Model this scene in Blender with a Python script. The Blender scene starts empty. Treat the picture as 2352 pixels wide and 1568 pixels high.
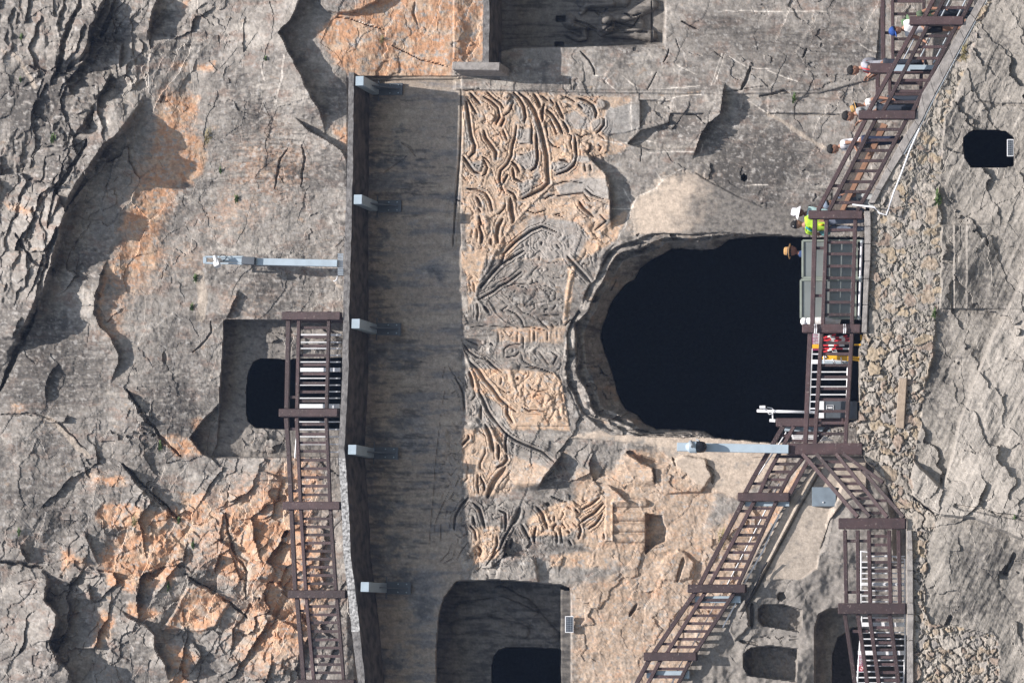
import bpy, bmesh, math, random
import numpy as np
from mathutils import Vector, Matrix, Euler
R = math.radians
random.seed(7)
S = bpy.context.scene
COL = S.collection

# ---------------------------------------------------------------- camera, sky, sun, exposure
cam_d = bpy.data.cameras.new("camera"); cam = bpy.data.objects.new("camera", cam_d); COL.objects.link(cam)
C0 = Vector((-6.8, -72.0, -20.0))                     # far bank, low down, a long lens turned on its side
F = (Vector((0, 0, 0)) - C0).normalized()
RT = F.cross(Vector((0, 0, 1))).normalized(); UPV = RT.cross(F).normalized()
M3 = Matrix((-UPV, RT, -F)).transposed()
cam.matrix_world = Matrix.Translation(C0) @ M3.to_4x4()
DIST = C0.length; PXM = 93.0
cam_d.sensor_width = 36; cam_d.lens = 36 * DIST / (2352 / PXM)
cam_d.clip_start = 1; cam_d.clip_end = 4000
S.camera = cam
W = bpy.data.worlds.new("World"); S.world = W; W.use_nodes = True
SUN_EL, SUN_AZ = 61.0, 15.0                           # height; turn from straight out of the cliff towards world right
sd = Vector((math.sin(R(SUN_AZ)) * math.cos(R(SUN_EL)), -math.cos(R(SUN_AZ)) * math.cos(R(SUN_EL)), math.sin(R(SUN_EL))))
sky = W.node_tree.nodes.new("ShaderNodeTexSky"); sky.sky_type = 'NISHITA'; sky.sun_disc = False
sky.sun_elevation = R(SUN_EL); sky.sun_rotation = math.atan2(sd.x, sd.y); sky.air_density = 1.3; sky.dust_density = 2.0
bg = W.node_tree.nodes["Background"]; bg.inputs[1].default_value = 0.082
W.node_tree.links.new(sky.outputs[0], bg.inputs[0])
sl = bpy.data.lights.new("sun", 'SUN'); sun = bpy.data.objects.new("sun", sl); COL.objects.link(sun)
sl.energy = 4.8; sl.angle = R(0.6); sl.color = (1.0, 0.92, 0.85)
sun.rotation_euler = sd.to_track_quat('Z', 'Y').to_euler()
S.view_settings.view_transform = 'Standard'; S.view_settings.look = 'None'
S.view_settings.exposure = 0.80; S.view_settings.gamma = 1
S.cycles.max_bounces = 6; S.cycles.use_denoising = True

# ---------------------------------------------------------------- pixel (of a 2352 x 1568 frame) + metres out of the wall -> world
def at(u, v, h=0.0):
    d = F + (-UPV) * ((u - 1176) / (PXM * DIST)) + RT * ((784 - v) / (PXM * DIST))
    return C0 + d * ((-h - C0.y) / d.y)
def T(i, j, pts): return [(588 * i + x / 3.0, 522.5 * j + y / 3.0) for x, y in pts]
def Q(k, pts):
    o = {1: (1045, 195.2), 2: (1045, 587.4), 3: (976.2, 979.6), 4: (1320.6, 979.6)}[k]
    return [(o[0] + x * .2501, o[1] + y * .2501) for x, y in pts]
def R5(pts): return [(1114 + x * .1875, y * .1875) for x, y in pts]

# ---------------------------------------------------------------- materials
def mat(name, col, rough=.7, metal=0.0, var=.12, scale=6.0, bump=0.0, bscale=40, spec=.4, stretch=None):
    m = bpy.data.materials.new(name); m.use_nodes = True; n = m.node_tree.nodes; l = m.node_tree.links
    b = n["Principled BSDF"]; b.inputs["Roughness"].default_value = rough; b.inputs["Metallic"].default_value = metal
    b.inputs["Specular IOR Level"].default_value = spec
    tc = n.new("ShaderNodeTexCoord"); mp = n.new("ShaderNodeMapping"); l.new(tc.outputs["Object"], mp.inputs[0])
    if stretch: mp.inputs["Scale"].default_value = stretch
    no = n.new("ShaderNodeTexNoise"); no.inputs["Scale"].default_value = scale; no.inputs["Detail"].default_value = 6
    l.new(mp.outputs[0], no.inputs["Vector"])
    r = n.new("ShaderNodeValToRGB"); l.new(no.outputs[0], r.inputs[0])
    r.color_ramp.elements[0].position = .3; r.color_ramp.elements[1].position = .7
    r.color_ramp.elements[0].color = (*[c * (1 - var * 1.6) for c in col], 1)
    r.color_ramp.elements[1].color = (*[min(1, c * (1 + var)) for c in col], 1)
    if name == "painted_timber":           # every bar faded and scuffed to its own degree
        oi = n.new("ShaderNodeObjectInfo"); mr = n.new("ShaderNodeMapRange"); mr.inputs[3].default_value = .72; mr.inputs[4].default_value = 1.45; l.new(oi.outputs["Random"], mr.inputs[0])
        vm = n.new("ShaderNodeVectorMath"); vm.operation = 'SCALE'; l.new(r.outputs[0], vm.inputs[0]); l.new(mr.outputs[0], vm.inputs["Scale"])
        n4 = n.new("ShaderNodeTexNoise"); n4.inputs["Scale"].default_value = 23; n4.inputs["Detail"].default_value = 8; l.new(mp.outputs[0], n4.inputs["Vector"])
        r4 = n.new("ShaderNodeValToRGB"); r4.color_ramp.elements[0].position = .62; r4.color_ramp.elements[1].position = .72; l.new(n4.outputs[0], r4.inputs[0])
        mx = n.new("ShaderNodeMixRGB"); mx.inputs[2].default_value = (.17, .14, .13, 1); l.new(r4.outputs[0], mx.inputs[0]); l.new(vm.outputs[0], mx.inputs[1]); l.new(mx.outputs[0], b.inputs["Base Color"])
    else: l.new(r.outputs[0], b.inputs["Base Color"])
    if bump:
        n2 = n.new("ShaderNodeTexNoise"); n2.inputs["Scale"].default_value = bscale; n2.inputs["Detail"].default_value = 5
        l.new(mp.outputs[0], n2.inputs["Vector"])
        bp = n.new("ShaderNodeBump"); bp.inputs["Strength"].default_value = bump; bp.inputs["Distance"].default_value = .03
        l.new(n2.outputs[0], bp.inputs["Height"]); l.new(bp.outputs[0], b.inputs["Normal"])
    return m
M = {}
def rock_mat(name, bumpd=.03):
    m = bpy.data.materials.new(name); m.use_nodes = True; n = m.node_tree.nodes; l = m.node_tree.links
    b = n["Principled BSDF"]; b.inputs["Roughness"].default_value = .93; b.inputs["Specular IOR Level"].default_value = .15
    a = n.new("ShaderNodeAttribute"); a.attribute_name = "tint"
    tc = n.new("ShaderNodeTexCoord")
    def noise(sc, det=6, rg=.6):
        x = n.new("ShaderNodeTexNoise"); x.inputs["Scale"].default_value = sc; x.inputs["Detail"].default_value = det
        x.inputs["Roughness"].default_value = rg; l.new(tc.outputs["Object"], x.inputs["Vector"]); return x
    n1 = noise(9, 8, .7); n2 = noise(38, 4, .7)
    r1 = n.new("ShaderNodeMapRange"); r1.inputs[1].default_value = .28; r1.inputs[2].default_value = .72
    r1.inputs[3].default_value = .70; r1.inputs[4].default_value = 1.28; l.new(n1.outputs[0], r1.inputs[0])
    r2 = n.new("ShaderNodeMapRange"); r2.inputs[1].default_value = .3; r2.inputs[2].default_value = .7
    r2.inputs[3].default_value = .80; r2.inputs[4].default_value = 1.18; l.new(n2.outputs[0], r2.inputs[0])
    mu = n.new("ShaderNodeMath"); mu.operation = 'MULTIPLY'; l.new(r1.outputs[0], mu.inputs[0]); l.new(r2.outputs[0], mu.inputs[1])
    vm = n.new("ShaderNodeVectorMath"); vm.operation = 'SCALE'; l.new(a.outputs["Color"], vm.inputs[0]); l.new(mu.outputs[0], vm.inputs["Scale"])
    l.new(vm.outputs[0], b.inputs["Base Color"])
    n3 = noise(11, 10, .68)
    bp = n.new("ShaderNodeBump"); bp.inputs["Strength"].default_value = .8; bp.inputs["Distance"].default_value = bumpd
    l.new(n3.outputs[0], bp.inputs["Height"]); l.new(bp.outputs[0], b.inputs["Normal"])
    return m
M['rock'] = rock_mat("weathered_limestone", .012)
M['timber'] = mat("painted_timber", (.046, .0255, .027), .55, var=.22, scale=5, bump=.35, bscale=60)
M['conc'] = mat("old_concrete", (.17, .165, .165), .9, var=.35, scale=9, bump=.6, bscale=30)
M['ledge'] = mat("ledge_concrete", (.27, .255, .245), .9, var=.22, scale=9, bump=.5, bscale=35)
M['soffit'] = mat("dark_brown_soffit", (.085, .073, .065), .9, var=.5, scale=4, bump=.6, bscale=20)  # darker and browner than the other concrete
M['steel'] = mat("pale_blue_painted_steel", (.33, .41, .48), .45, var=.08, scale=4)
M['wsteel'] = mat("white_painted_steel", (.72, .74, .78), .4, var=.06, scale=8)
M['dsteel'] = mat("dark_painted_steel", (.075, .09, .11), .5, var=.15, scale=4)
M['tube'] = mat("galvanised_tube", (.40, .45, .50), .35, metal=.5, var=.1, scale=8)
M['black'] = mat("black_plastic", (.012, .013, .018), .25, var=.1)
M['glassy'] = mat("frosted_panel", (.17, .19, .19), .25, var=.12, scale=1.3)
M['frame'] = mat("grey_green_frame", (.22, .25, .22), .4, var=.1)
M['red'] = mat("red_band", (.55, .03, .04), .5); M['white'] = mat("white_cloth", (.75, .75, .76), .8, var=.06, bump=.4, bscale=15)
M['yellow'] = mat("yellow_paint", (.75, .42, .02), .5); M['purple'] = mat("maroon_sign", (.22, .02, .085), .5, var=.05)
M['tan'] = mat("tan_board", (.28, .155, .10), .8, var=.25, scale=4, bump=.3)
M['solar'] = mat("solar_cells", (.05, .055, .07), .2, var=.1, scale=20)
M['gleam_rail'] = mat("pale_gleaming_rail", (.80, .80, .88), .3, var=.02)  # pale colour carries the shine on the screens' bottom rail
M['beige'] = mat("sandstone_lintel", (.33, .265, .205), .9, var=.15, scale=9, bump=.3)
M['leaf'] = mat("grass_green", (.07, .12, .03), .7, var=.3, scale=30); M['dry'] = mat("dry_straw", (.28, .24, .11), .8, var=.3, scale=30)
M['wpaint'] = mat("chipped_white_paint", (.36, .365, .37), .85, var=.6, scale=14, bump=.6, bscale=30)

# ---------------------------------------------------------------- object helpers
def tag(o, label=None, cat=None, group=None, kind=None):
    if label: o["label"] = label
    if cat: o["category"] = cat
    if group: o["group"] = group
    if kind: o["kind"] = kind
    return o
def empty(name, loc, **k):
    o = bpy.data.objects.new(name, None); COL.objects.link(o); o.location = loc; o.empty_display_size = .2
    bpy.context.view_layer.update() if False else None
    return tag(o, **k)
class MB:
    def __init__(s): s.v = []; s.f = []; s.mi = []
    def add(s, vs, fs, mi=0):
        n = len(s.v); s.v += [tuple(x) for x in vs]; s.f += [tuple(i + n for i in f) for f in fs]; s.mi += [mi] * len(fs)
    def beam(s, p, q, w, d, out=Vector((0, -1, 0)), mi=0, j=0.0):
        p = Vector(p); q = Vector(q); a = (q - p).normalized(); sd_ = a.cross(out).normalized(); o = sd_.cross(a).normalized()
        vs = []
        for e in (p, q):
            for x, y in ((-1, -1), (1, -1), (1, 1), (-1, 1)): vs.append(e + sd_ * (w / 2 * x) + o * (d / 2 * y))
        s.add(vs, [(0, 1, 2, 3), (7, 6, 5, 4), (0, 4, 5, 1), (1, 5, 6, 2), (2, 6, 7, 3), (3, 7, 4, 0)], mi)
    def tube(s, pts, r, seg=8, mi=0, cap=True):
        pts = [Vector(p) for p in pts]; rings = []
        for i, p in enumerate(pts):
            a = (pts[min(i + 1, len(pts) - 1)] - pts[max(i - 1, 0)]).normalized()
            x = a.orthogonal().normalized(); y = a.cross(x)
            rr = r[i] if isinstance(r, (list, tuple)) else r
            rings.append([p + (x * math.cos(t) + y * math.sin(t)) * rr for t in [2 * math.pi * k / seg for k in range(seg)]])
        # keep rings aligned
        for i in range(1, len(rings)):
            best = min(range(seg), key=lambda k: (rings[i][k] - rings[i - 1][0]).length); rings[i] = rings[i][best:] + rings[i][:best]
        vs = [v for r_ in rings for v in r_]; fs = []
        for i in range(len(rings) - 1):
            for k in range(seg): fs.append((i * seg + k, i * seg + (k + 1) % seg, (i + 1) * seg + (k + 1) % seg, (i + 1) * seg + k))
        if cap: fs += [tuple(range(seg))[::-1], tuple((len(rings) - 1) * seg + k for k in range(seg))]
        s.add(vs, fs, mi)
    def prism(s, poly, d, mi=0):       # poly: world points (front); d: vector to the back
        n = len(poly); vs = [Vector(p) for p in poly] + [Vector(p) + d for p in poly]
        s.add(vs, [tuple(range(n)), tuple(range(2 * n - 1, n - 1, -1))] + [(i, i + n, (i + 1) % n + n, (i + 1) % n) for i in range(n)], mi)
    def ball(s, c, r, sx=1, sy=1, sz=1, seg=14, rings=9, mi=0, rot=None, zmin=None):
        vs = []; fs = []; c = Vector(c)
        for i in range(rings + 1):
            ph = math.pi * i / rings
            for k in range(seg):
                t = 2 * math.pi * k / seg
                p = Vector((math.sin(ph) * math.cos(t) * r * sx, math.sin(ph) * math.sin(t) * r * sy, math.cos(ph) * r * sz))
                if zmin is not None and p.z < zmin: p.z = zmin + (p.z - zmin) * .1
                if rot: p = rot @ p
                vs.append(c + p)
        for i in range(rings):
            for k in range(seg): fs.append((i * seg + k, (i + 1) * seg + k, (i + 1) * seg + (k + 1) % seg, i * seg + (k + 1) % seg))
        s.add(vs, fs, mi)
    def lathe(s, c, prof, rot=None, seg=20, mi=0, sx=1, sy=1):
        vs = []; c = Vector(c)
        for r_, z in prof:
            for k in range(seg):
                t = 2 * math.pi * k / seg; p = Vector((r_ * math.cos(t) * sx, r_ * math.sin(t) * sy, z)); vs.append(c + (rot @ p if rot else p))
        fs = []
        for i in range(len(prof) - 1):
            for k in range(seg): fs.append((i * seg + k, i * seg + (k + 1) % seg, (i + 1) * seg + (k + 1) % seg, (i + 1) * seg + k))
        s.add(vs, fs, mi)
    def build(s, name, mats, parent=None, smooth=False, bevel=0.0):
        if not isinstance(mats, (list, tuple)): mats = [mats]
        me = bpy.data.meshes.new(name)
        off = Vector(parent.location) if parent is not None and parent.parent is None else Vector((0, 0, 0))
        if parent is not None and parent.parent is not None: off = Vector(parent.location) + Vector(parent.parent.location)
        if parent is None:
            off = Vector((sum(v[0] for v in s.v), sum(v[1] for v in s.v), sum(v[2] for v in s.v))) / len(s.v)
            off.z = min(v[2] for v in s.v)
        me.from_pydata([tuple(Vector(v) - off) for v in s.v], [], s.f)
        for m_ in mats: me.materials.append(m_)
        me.polygons.foreach_set("material_index", s.mi)
        bm = bmesh.new(); bm.from_mesh(me); bmesh.ops.recalc_face_normals(bm, faces=bm.faces)
        if bevel: bmesh.ops.bevel(bm, geom=list(bm.edges), offset=bevel, segments=1, affect='EDGES')
        bm.to_mesh(me); bm.free()
        if smooth: me.polygons.foreach_set("use_smooth", [True] * len(me.polygons))
        o = bpy.data.objects.new(name, me); COL.objects.link(o)
        if parent is not None: o.parent = parent
        else: o.location = off
        return o
# ================================================================= THE CLIFF: one surface, h = metres out of the wall plane
def axis(a, b, st, lo, hi):
    core = list(np.arange(a, b + st, st)); L = []; x = a; s = st
    while x > lo: s *= 1.2; x -= s; L.append(x)
    Rr = []; x = core[-1]; s = st
    while x < hi: s *= 1.2; x += s; Rr.append(x)
    return np.array(L[::-1] + core + Rr)
ST = 2.3
us = axis(-40, 2392, ST, -1400, 3500); vs = axis(-40, 1608, ST, -3000, 4600)
U, V = np.meshgrid(us, vs, indexing='ij'); NU, NV = U.shape
rng = np.random.RandomState(5)
PERM = rng.permutation(4096); GA = rng.rand(4096) * 2 * np.pi; RND = rng.rand(4096, 4)
def hsh(i, j, s): return PERM[(i * 73 + PERM[(j * 37 + s * 131) & 4095]) & 4095]
def pn(x, y, s=0):
    xi = np.floor(x).astype(int); yi = np.floor(y).astype(int); xf = x - xi; yf = y - yi
    sx = xf * xf * xf * (xf * (xf * 6 - 15) + 10); sy = yf * yf * yf * (yf * (yf * 6 - 15) + 10)
    def g(a, b):
        t = GA[hsh(xi + a, yi + b, s)]; return np.cos(t) * (xf - a) + np.sin(t) * (yf - b)
    return ((g(0, 0) * (1 - sx) + g(1, 0) * sx) * (1 - sy) + (g(0, 1) * (1 - sx) + g(1, 1) * sx) * sy) * 1.5
def fbm(x, y, s=0, o=4, g=.5):
    r = 0; a = 1; t = 0
    for k in range(o): r = r + a * pn(x * 2 ** k, y * 2 ** k, s + k * 7); t += a; a *= g
    return r / t
def rid(x, y, s=0, o=4, g=.5):
    r = 0; a = 1; t = 0
    for k in range(o): r = r + a * (1 - 2 * np.abs(pn(x * 2 ** k, y * 2 ** k, s + k * 7))); t += a; a *= g
    return r / t
def worley(x, y, s=0, jit=.9):
    xi = np.floor(x).astype(int); yi = np.floor(y).astype(int)
    f1 = np.full(x.shape, 9.); f2 = f1.copy(); idn = np.zeros(x.shape, int); dx1 = np.zeros(x.shape); dy1 = dx1.copy()
    for a in (-1, 0, 1):
        for b in (-1, 0, 1):
            h = hsh(xi + a, yi + b, s); dx = x - (xi + a + .5 + (RND[h, 0] - .5) * jit); dy = y - (yi + b + .5 + (RND[h, 1] - .5) * jit)
            d = np.sqrt(dx * dx + dy * dy); m = d < f1
            f2 = np.where(m, f1, np.minimum(f2, d)); f1 = np.where(m, d, f1); idn = np.where(m, h, idn); dx1 = np.where(m, dx, dx1); dy1 = np.where(m, dy, dy1)
    return f1, f2, idn, dx1, dy1
def sst(x): x = np.clip(x, 0, 1); return x * x * (3 - 2 * x)
WU = fbm(U / 40, V / 40, 11, 4, .6) * 9; WV = fbm(U / 40, V / 40, 31, 4, .6) * 9       # ragged warp
UW = U + WU; VW = V + WV
def sl_(pts, m):
    a = min(p[0] for p in pts) - m; b = max(p[0] for p in pts) + m; c = min(p[1] for p in pts) - m; d = max(p[1] for p in pts) + m
    return (slice(np.searchsorted(us, a), np.searchsorted(us, b)), slice(np.searchsorted(vs, c), np.searchsorted(vs, d)))
def pdist(s, pts, rag=0, closed=False):
    x = U[s] + WU[s] * rag; y = V[s] + WV[s] * rag; best = np.full(x.shape, 1e9); par = np.zeros(x.shape)
    P = list(pts) + ([pts[0]] if closed else []); L = [math.hypot(P[i + 1][0] - P[i][0], P[i + 1][1] - P[i][1]) for i in range(len(P) - 1)]; tot = sum(L) + 1e-9; acc = 0
    for i in range(len(P) - 1):
        ax, ay = P[i]; bx, by = P[i + 1]; ex, ey = bx - ax, by - ay; q = ex * ex + ey * ey + 1e-9
        t = np.clip(((x - ax) * ex + (y - ay) * ey) / q, 0, 1); d = np.hypot(x - ax - t * ex, y - ay - t * ey)
        m = d < best; best = np.where(m, d, best); par = np.where(m, (acc + t * L[i]) / tot, par); acc += L[i]
    return best, par
def sdf(s, pts, rag=0):
    d, _ = pdist(s, pts, rag, True); x = U[s] + WU[s] * rag; y = V[s] + WV[s] * rag; ins = np.zeros(x.shape, bool); n = len(pts)
    for i in range(n):
        ax, ay = pts[i]; bx, by = pts[(i + 1) % n]
        if ay == by: continue
        ins ^= ((ay > y) != (by > y)) & (x < (bx - ax) * (y - ay) / (by - ay) + ax)
    return np.where(ins, d, -d)
H = np.zeros(U.shape); RD = np.full(U.shape, 99.)
def carve(pts, w, dep):
    """a carved cut with rounded straps swelling on either side of it"""
    s = sl_(pts, 34); d, t = pdist(s, pts, .05); tt = np.sqrt(np.clip(5 * t * (1 - t) + .15, 0, 1)); ww = w * .5 * tt
    RD[s] = np.minimum(RD[s], d)
    H[s] -= dep * sst((ww - d) / (ww * .7 + .8) + .1); H[s] += dep * .20 * tt * np.exp(-((d - ww - 4.0) / 3.6) ** 2)
def groove(pts, w, dep, rag=.0):
    s = sl_(pts, w + 12); d, t = pdist(s, pts, rag); ww = w * .5 * np.sqrt(np.clip(5 * t * (1 - t) + .12, 0, 1))
    H[s] -= dep * sst((ww - d) / (ww * .55 + .6) + .15)
def ridge(pts, w, up, rag=.0, p=1):
    s = sl_(pts, w + 12); d, t = pdist(s, pts, rag); ww = w * .5
    H[s] += up * np.sqrt(np.clip(1 - (d / ww) ** 2, 0, 1)) ** p
def plateau(pts, up, edge=3, rag=.5):
    s = sl_(pts, 40); H[s] += up * sst(sdf(s, pts, rag) / edge + .5)
def setreg(pts, h, edge=3, rag=.15, arr=None):
    s = sl_(pts, 40); m = sst(sdf(s, pts, rag) / edge + .5); H[s] = H[s] * (1 - m) + (h[s] if isinstance(h, np.ndarray) else h) * m
def mask(pts, edge=3, rag=.6, m0=60):
    o = np.zeros(U.shape); s = sl_(pts, m0); o[s] = sst(sdf(s, pts, rag) / edge + .5); return o
def ledge(pts, up, decay, rag=.6, edge=3.0):
    """rock standing out on the upper (small u) side of the line, sheer at the line, fading away from it"""
    pts = sorted(pts, key=lambda p: p[1]); a = min(p[0] for p in pts) - decay * 4; b = max(p[0] for p in pts) + 30
    s = (slice(np.searchsorted(us, a), np.searchsorted(us, b)), slice(np.searchsorted(vs, pts[0][1] - 6), np.searchsorted(vs, pts[-1][1] + 6)))
    x = U[s] + WU[s] * rag; y = V[s] + WV[s] * rag
    e = np.interp(y, [p[1] for p in pts], [p[0] for p in pts]); d = e - x; L = pts[-1][1] - pts[0][1]; t = (V[s] - pts[0][1]) / L
    tap = sst(np.minimum(t, 1 - t) * 4.5)
    H[s] += up * tap * sst(d / edge + .5) * np.exp(-np.clip(d, 0, None) / decay)
def blobs(L, rag=1.0):
    o = np.zeros(U.shape)
    for u0, v0, ru, rv, a in L: o += a * np.exp(-(((UW - u0) / ru) ** 2 + ((VW - v0) / rv) ** 2) ** 1.5)
    return o
def facets(cu, cv, ang, off, tilt, s, wa=.35):
    ca, sa = math.cos(ang), math.sin(ang)
    x = (U * ca + V * sa); y = (-U * sa + V * ca)
    x = x / cu + fbm(U / 60, V / 60, s + 50, 3) * wa * 2; y = y / cv + fbm(U / 60, V / 60, s + 60, 3) * wa * 2
    f1, f2, i, dx, dy = worley(x, y, s)
    return off * (RND[i, 2] - .5) + tilt * (dx * (RND[i, 0] - .5) * 2 + dy * (RND[i, 3] - .5) * 2), f2 - f1, i

# ---- broad form
H += .10
up_m = np.maximum(sst((815 - U) / 20), sst((1120 - U) / 80) * sst((182 - V) / 4)); H += up_m * (.22 + fbm(U / 330, V / 330, 3, 3) * .35)
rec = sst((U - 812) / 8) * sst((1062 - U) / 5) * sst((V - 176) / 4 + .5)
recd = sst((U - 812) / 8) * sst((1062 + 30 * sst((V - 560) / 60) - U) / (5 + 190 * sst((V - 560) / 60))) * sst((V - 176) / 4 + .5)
H -= recd * (.05 + .12 * sst((V - 500) / 200)); H += rec * sst((V - 600) / 80) * (fbm(U / 70, V / 28, 15, 4, .55) * .07)
lowcl = 2.1 + (U - 2100) * .0012 + .75 * sst((V - 1050) / 160) + fbm(U / 260, V / 260, 9, 3) * .35
# ---- where the rock is broken up, and how smooth it is elsewhere
br = blobs([(230, 120, 190, 130, .8), (130, 420, 170, 160, .8), (60, 600, 150, 60, .8), (330, 1230, 330, 150, .55), (520, 1420, 280, 170, .55), (120, 1450, 130, 160, .6),
            (640, 1250, 120, 400, .5), (1350, 1060, 90, 60, .55), (1180, 1280, 110, 40, .7), (1480, 1330, 60, 100, .3), (330, 980, 60, 90, .5), (480, 60, 120, 120, .35),
            (620, 1010, 60, 40, 1.0), (1700, 1400, 130, 120, .35), (2260, 350, 140, 160, .4), (1560, 280, 110, 60, .25), (2200, 1150, 160, 50, .5), (1340, 900, 40, 60, .6)])
br = np.clip(br * .78 + .05, 0, .9) * (1 - rec)
f1, e1, i1 = facets(120, 60, R(-62), .30, .46, 3, .11); f2_, e2, i2 = facets(46, 24, R(-56), .09, .17, 5, .10); f3, e3, i3 = facets(19, 11, R(-40), .03, .06, 8)
f0, e0, i0 = facets(210, 110, R(-60), .10, .34, 2, .3)
H += br * (f1 * .9 + f2_ * .55 + f3 * .3) + (1 - rec) * f0 * .35 * np.clip(br + .25, 0, 1)
smooth_z = np.clip(blobs([(1200, 400, 190, 260, 1.2), (1180, 800, 170, 200, 1.2), (1180, 1130, 170, 150, .8), (1700, 300, 330, 190, .8), (1700, 60, 330, 110, .8)], 0), 0, 1)
H += (fbm(U / 26, V / 34, 21, 4, .55) * .030 + fbm(U / 8, V / 8, 22, 3) * .008) * (1 - .7 * rec) * (1 - .6 * smooth_z)
H -= np.clip(rid(U / 70, V / 55, 25, 4) - .72, 0, 1) * .26 * np.clip(br - .1, 0, 1) * (1 - smooth_z) * (1 - rec)
# tilted beds of the upper left corner
zb = np.clip(blobs([(150, 60, 170, 130, 1), (190, 250, 130, 130, 1), (60, 480, 100, 140, 1), (40, 640, 80, 60, .8)]), 0, 1); sb_ = (U * .886 + V * .463) / 66 + fbm(U / 80, V / 140, 401, 4, .55) * 1.6
fr_ = sb_ - np.floor(sb_); H += zb * (fr_ ** 1.6 * np.minimum(1, (1 - fr_) * 9)) * .15 * (.5 + RND[(np.floor(sb_).astype(int) * 7) & 4095, 0])
zc = np.clip(blobs([(420, 1180, 200, 130, 1), (620, 1420, 120, 150, .8), (250, 1450, 140, 100, .8)]), 0, 1); sc_ = (U * .75 - V * .66) / 60 + fbm(U / 90, V / 90, 411, 4, .6) * 1.8
fr2 = sc_ - np.floor(sc_); H += zc * (fr2 ** 1.5 * np.minimum(1, (1 - fr2) * 8)) * .12 * RND[(np.floor(sc_).astype(int) * 5) & 4095, 1]
# shallow flutes of the drip-worn faces
flu = blobs([(620, 350, 170, 200, 1), (700, 640, 100, 100, .7), (440, 900, 120, 90, .6), (120, 850, 150, 180, .6)])
H -= flu * np.clip(rid(U / 50, V / 10, 44, 3) - .45, 0, 1) * .05

# ---- the big ledges and breaks of the upper cliff (traced)
ledge(T(0, 0, [(1055, 590), (960, 740), (860, 880), (780, 950), (690, 1060), (600, 1180), (520, 1300), (470, 1440), (430, 1568), (400, 1700), (350, 1850), (300, 1990), (210, 2180), (120, 2350), (20, 2560)]), .88, 130, 1.0, 20)
ledge(T(0, 0, [(760, -80), (720, 0), (640, 170), (600, 300), (530, 480)]), .6, 80, 1.2, 12)
ledge(T(0, 0, [(1110, -60), (1090, 0), (1050, 110), (1020, 290)]), .45, 60, .8, 10)
ledge(T(0, 0, [(640, 260), (610, 350), (560, 480)]), .35, 40, .5, 8)
ledge(T(0, 0, [(850, 280), (830, 380), (830, 490)]), .25, 60, .5, 6)
ledge(T(0, 0, [(770, 490), (720, 600), (640, 700)]), .28, 45, 1.0, 8)
ledge(T(0, 0, [(440, 520), (500, 660)]), .2, 30, 1.0, 6); ledge(T(0, 0, [(660, 700), (600, 820), (500, 950)]), .25, 40, 1.2, 8)
ledge(T(0, 0, [(110, 1200), (240, 1250), (430, 1290)]), .2, 30, 1.5, 6); ledge(T(0, 0, [(410, 1350), (370, 1460), (330, 1568)]), .28, 40, 1, 6)
ledge(T(1, 0, [(420, -500), (330, -80), (300, 0), (240, 140), (158, 222), (200, 300), (250, 400), (300, 500), (340, 590), (390, 680), (445, 770), (470, 880), (475, 960)]), .54, 150, .5, 5)
ledge(T(1, 0, [(260, 800), (320, 860), (430, 940), (520, 990), (600, 1060), (640, 1120), (650, 1180)]), .28, 90, .7, 5)
plateau(T(1, 0, [(420, -90), (880, -90), (830, 10), (720, 65), (560, 95), (490, 80), (440, 30)]), .22, 5, .6)
ledge(T(0, 1, [(750, 190), (700, 330), (660, 470), (650, 600), (700, 680), (760, 760), (820, 870), (810, 960), (760, 1100)]), .22, 60, .9, 4)
ledge(T(0, 1, [(880, 1110), (890, 1180), (960, 1250), (1070, 1390)]), .22, 45, 1, 5)
ledge(T(0, 1, [(400, 930), (340, 1010), (310, 1100), (315, 1210)]), .16, 60, .8, 5)
ledge(T(0, 1, [(1660, 420), (1610, 520), (1560, 640)]), .16, 60, .8, 4)
ledge(T(0, 1, [(150, 600), (110, 700), (80, 780)]), .18, 50, 1, 5); ledge(T(0, 1, [(250, 560), (190, 680)]), .2, 50, 1, 5)
ledge(T(0, 1, [(460, 1290), (430, 1350)]), .2, 30, 1.2, 5)
plateau(T(0, 1, [(1500, 1230), (1400, 1330), (1310, 1450), (1400, 1560), (1480, 1590), (1510, 1568)]), -.42, 4, .3)
ledge(T(0, 2, [(270, 755), (330, 860), (320, 1000), (390, 1090), (385, 1190), (340, 1280), (390, 1400), (480, 1500), (500, 1700)]), .78, 120, .9, 8)
ledge(T(0, 2, [(130, 600), (150, 680), (210, 750)]), .25, 40, .8, 5)
ledge(T(0, 2, [(820, 1050), (880, 1120), (1000, 1170), (1060, 1240), (1070, 1320), (1140, 1440), (1165, 1560)]), .45, 80, .8, 5)
ledge(T(0, 2, [(1280, 820), (1400, 900), (1500, 950), (1590, 1010)]), .22, 50, .6, 4)
ledge(T(0, 2, [(830, 40), (930, 170), (1080, 290), (1220, 430)]), .20, 60, .8, 4)
ledge(T(0, 2, [(1460, 560), (1560, 620), (1700, 740)]), .2, 50, .6, 4); ledge(T(0, 2, [(580, 510), (620, 640), (690, 760)]), .12, 40, .8, 4)
ledge(T(0, 2, [(610, 880), (630, 1010)]), .22, 40, .8, 5); ledge(T(0, 2, [(1330, 1270), (1390, 1380), (1330, 1480)]), .18, 50, .8, 4)
ledge(T(1, 2, [(60, 1070), (170, 1130), (280, 1200), (350, 1260)]), .2, 60, .8, 4); ledge(T(1, 2, [(60, 110), (170, 180)]), .2, 40, .8, 4); ledge(T(1, 2, [(130, 870), (210, 940)]), .16, 40, .8, 4)
plateau(T(0, 2, [(1220, 1050), (1300, 900), (1400, 890), (1590, 1000), (1480, 1180), (1380, 1210), (1120, 1200)]), .10, 6, .5)
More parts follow.
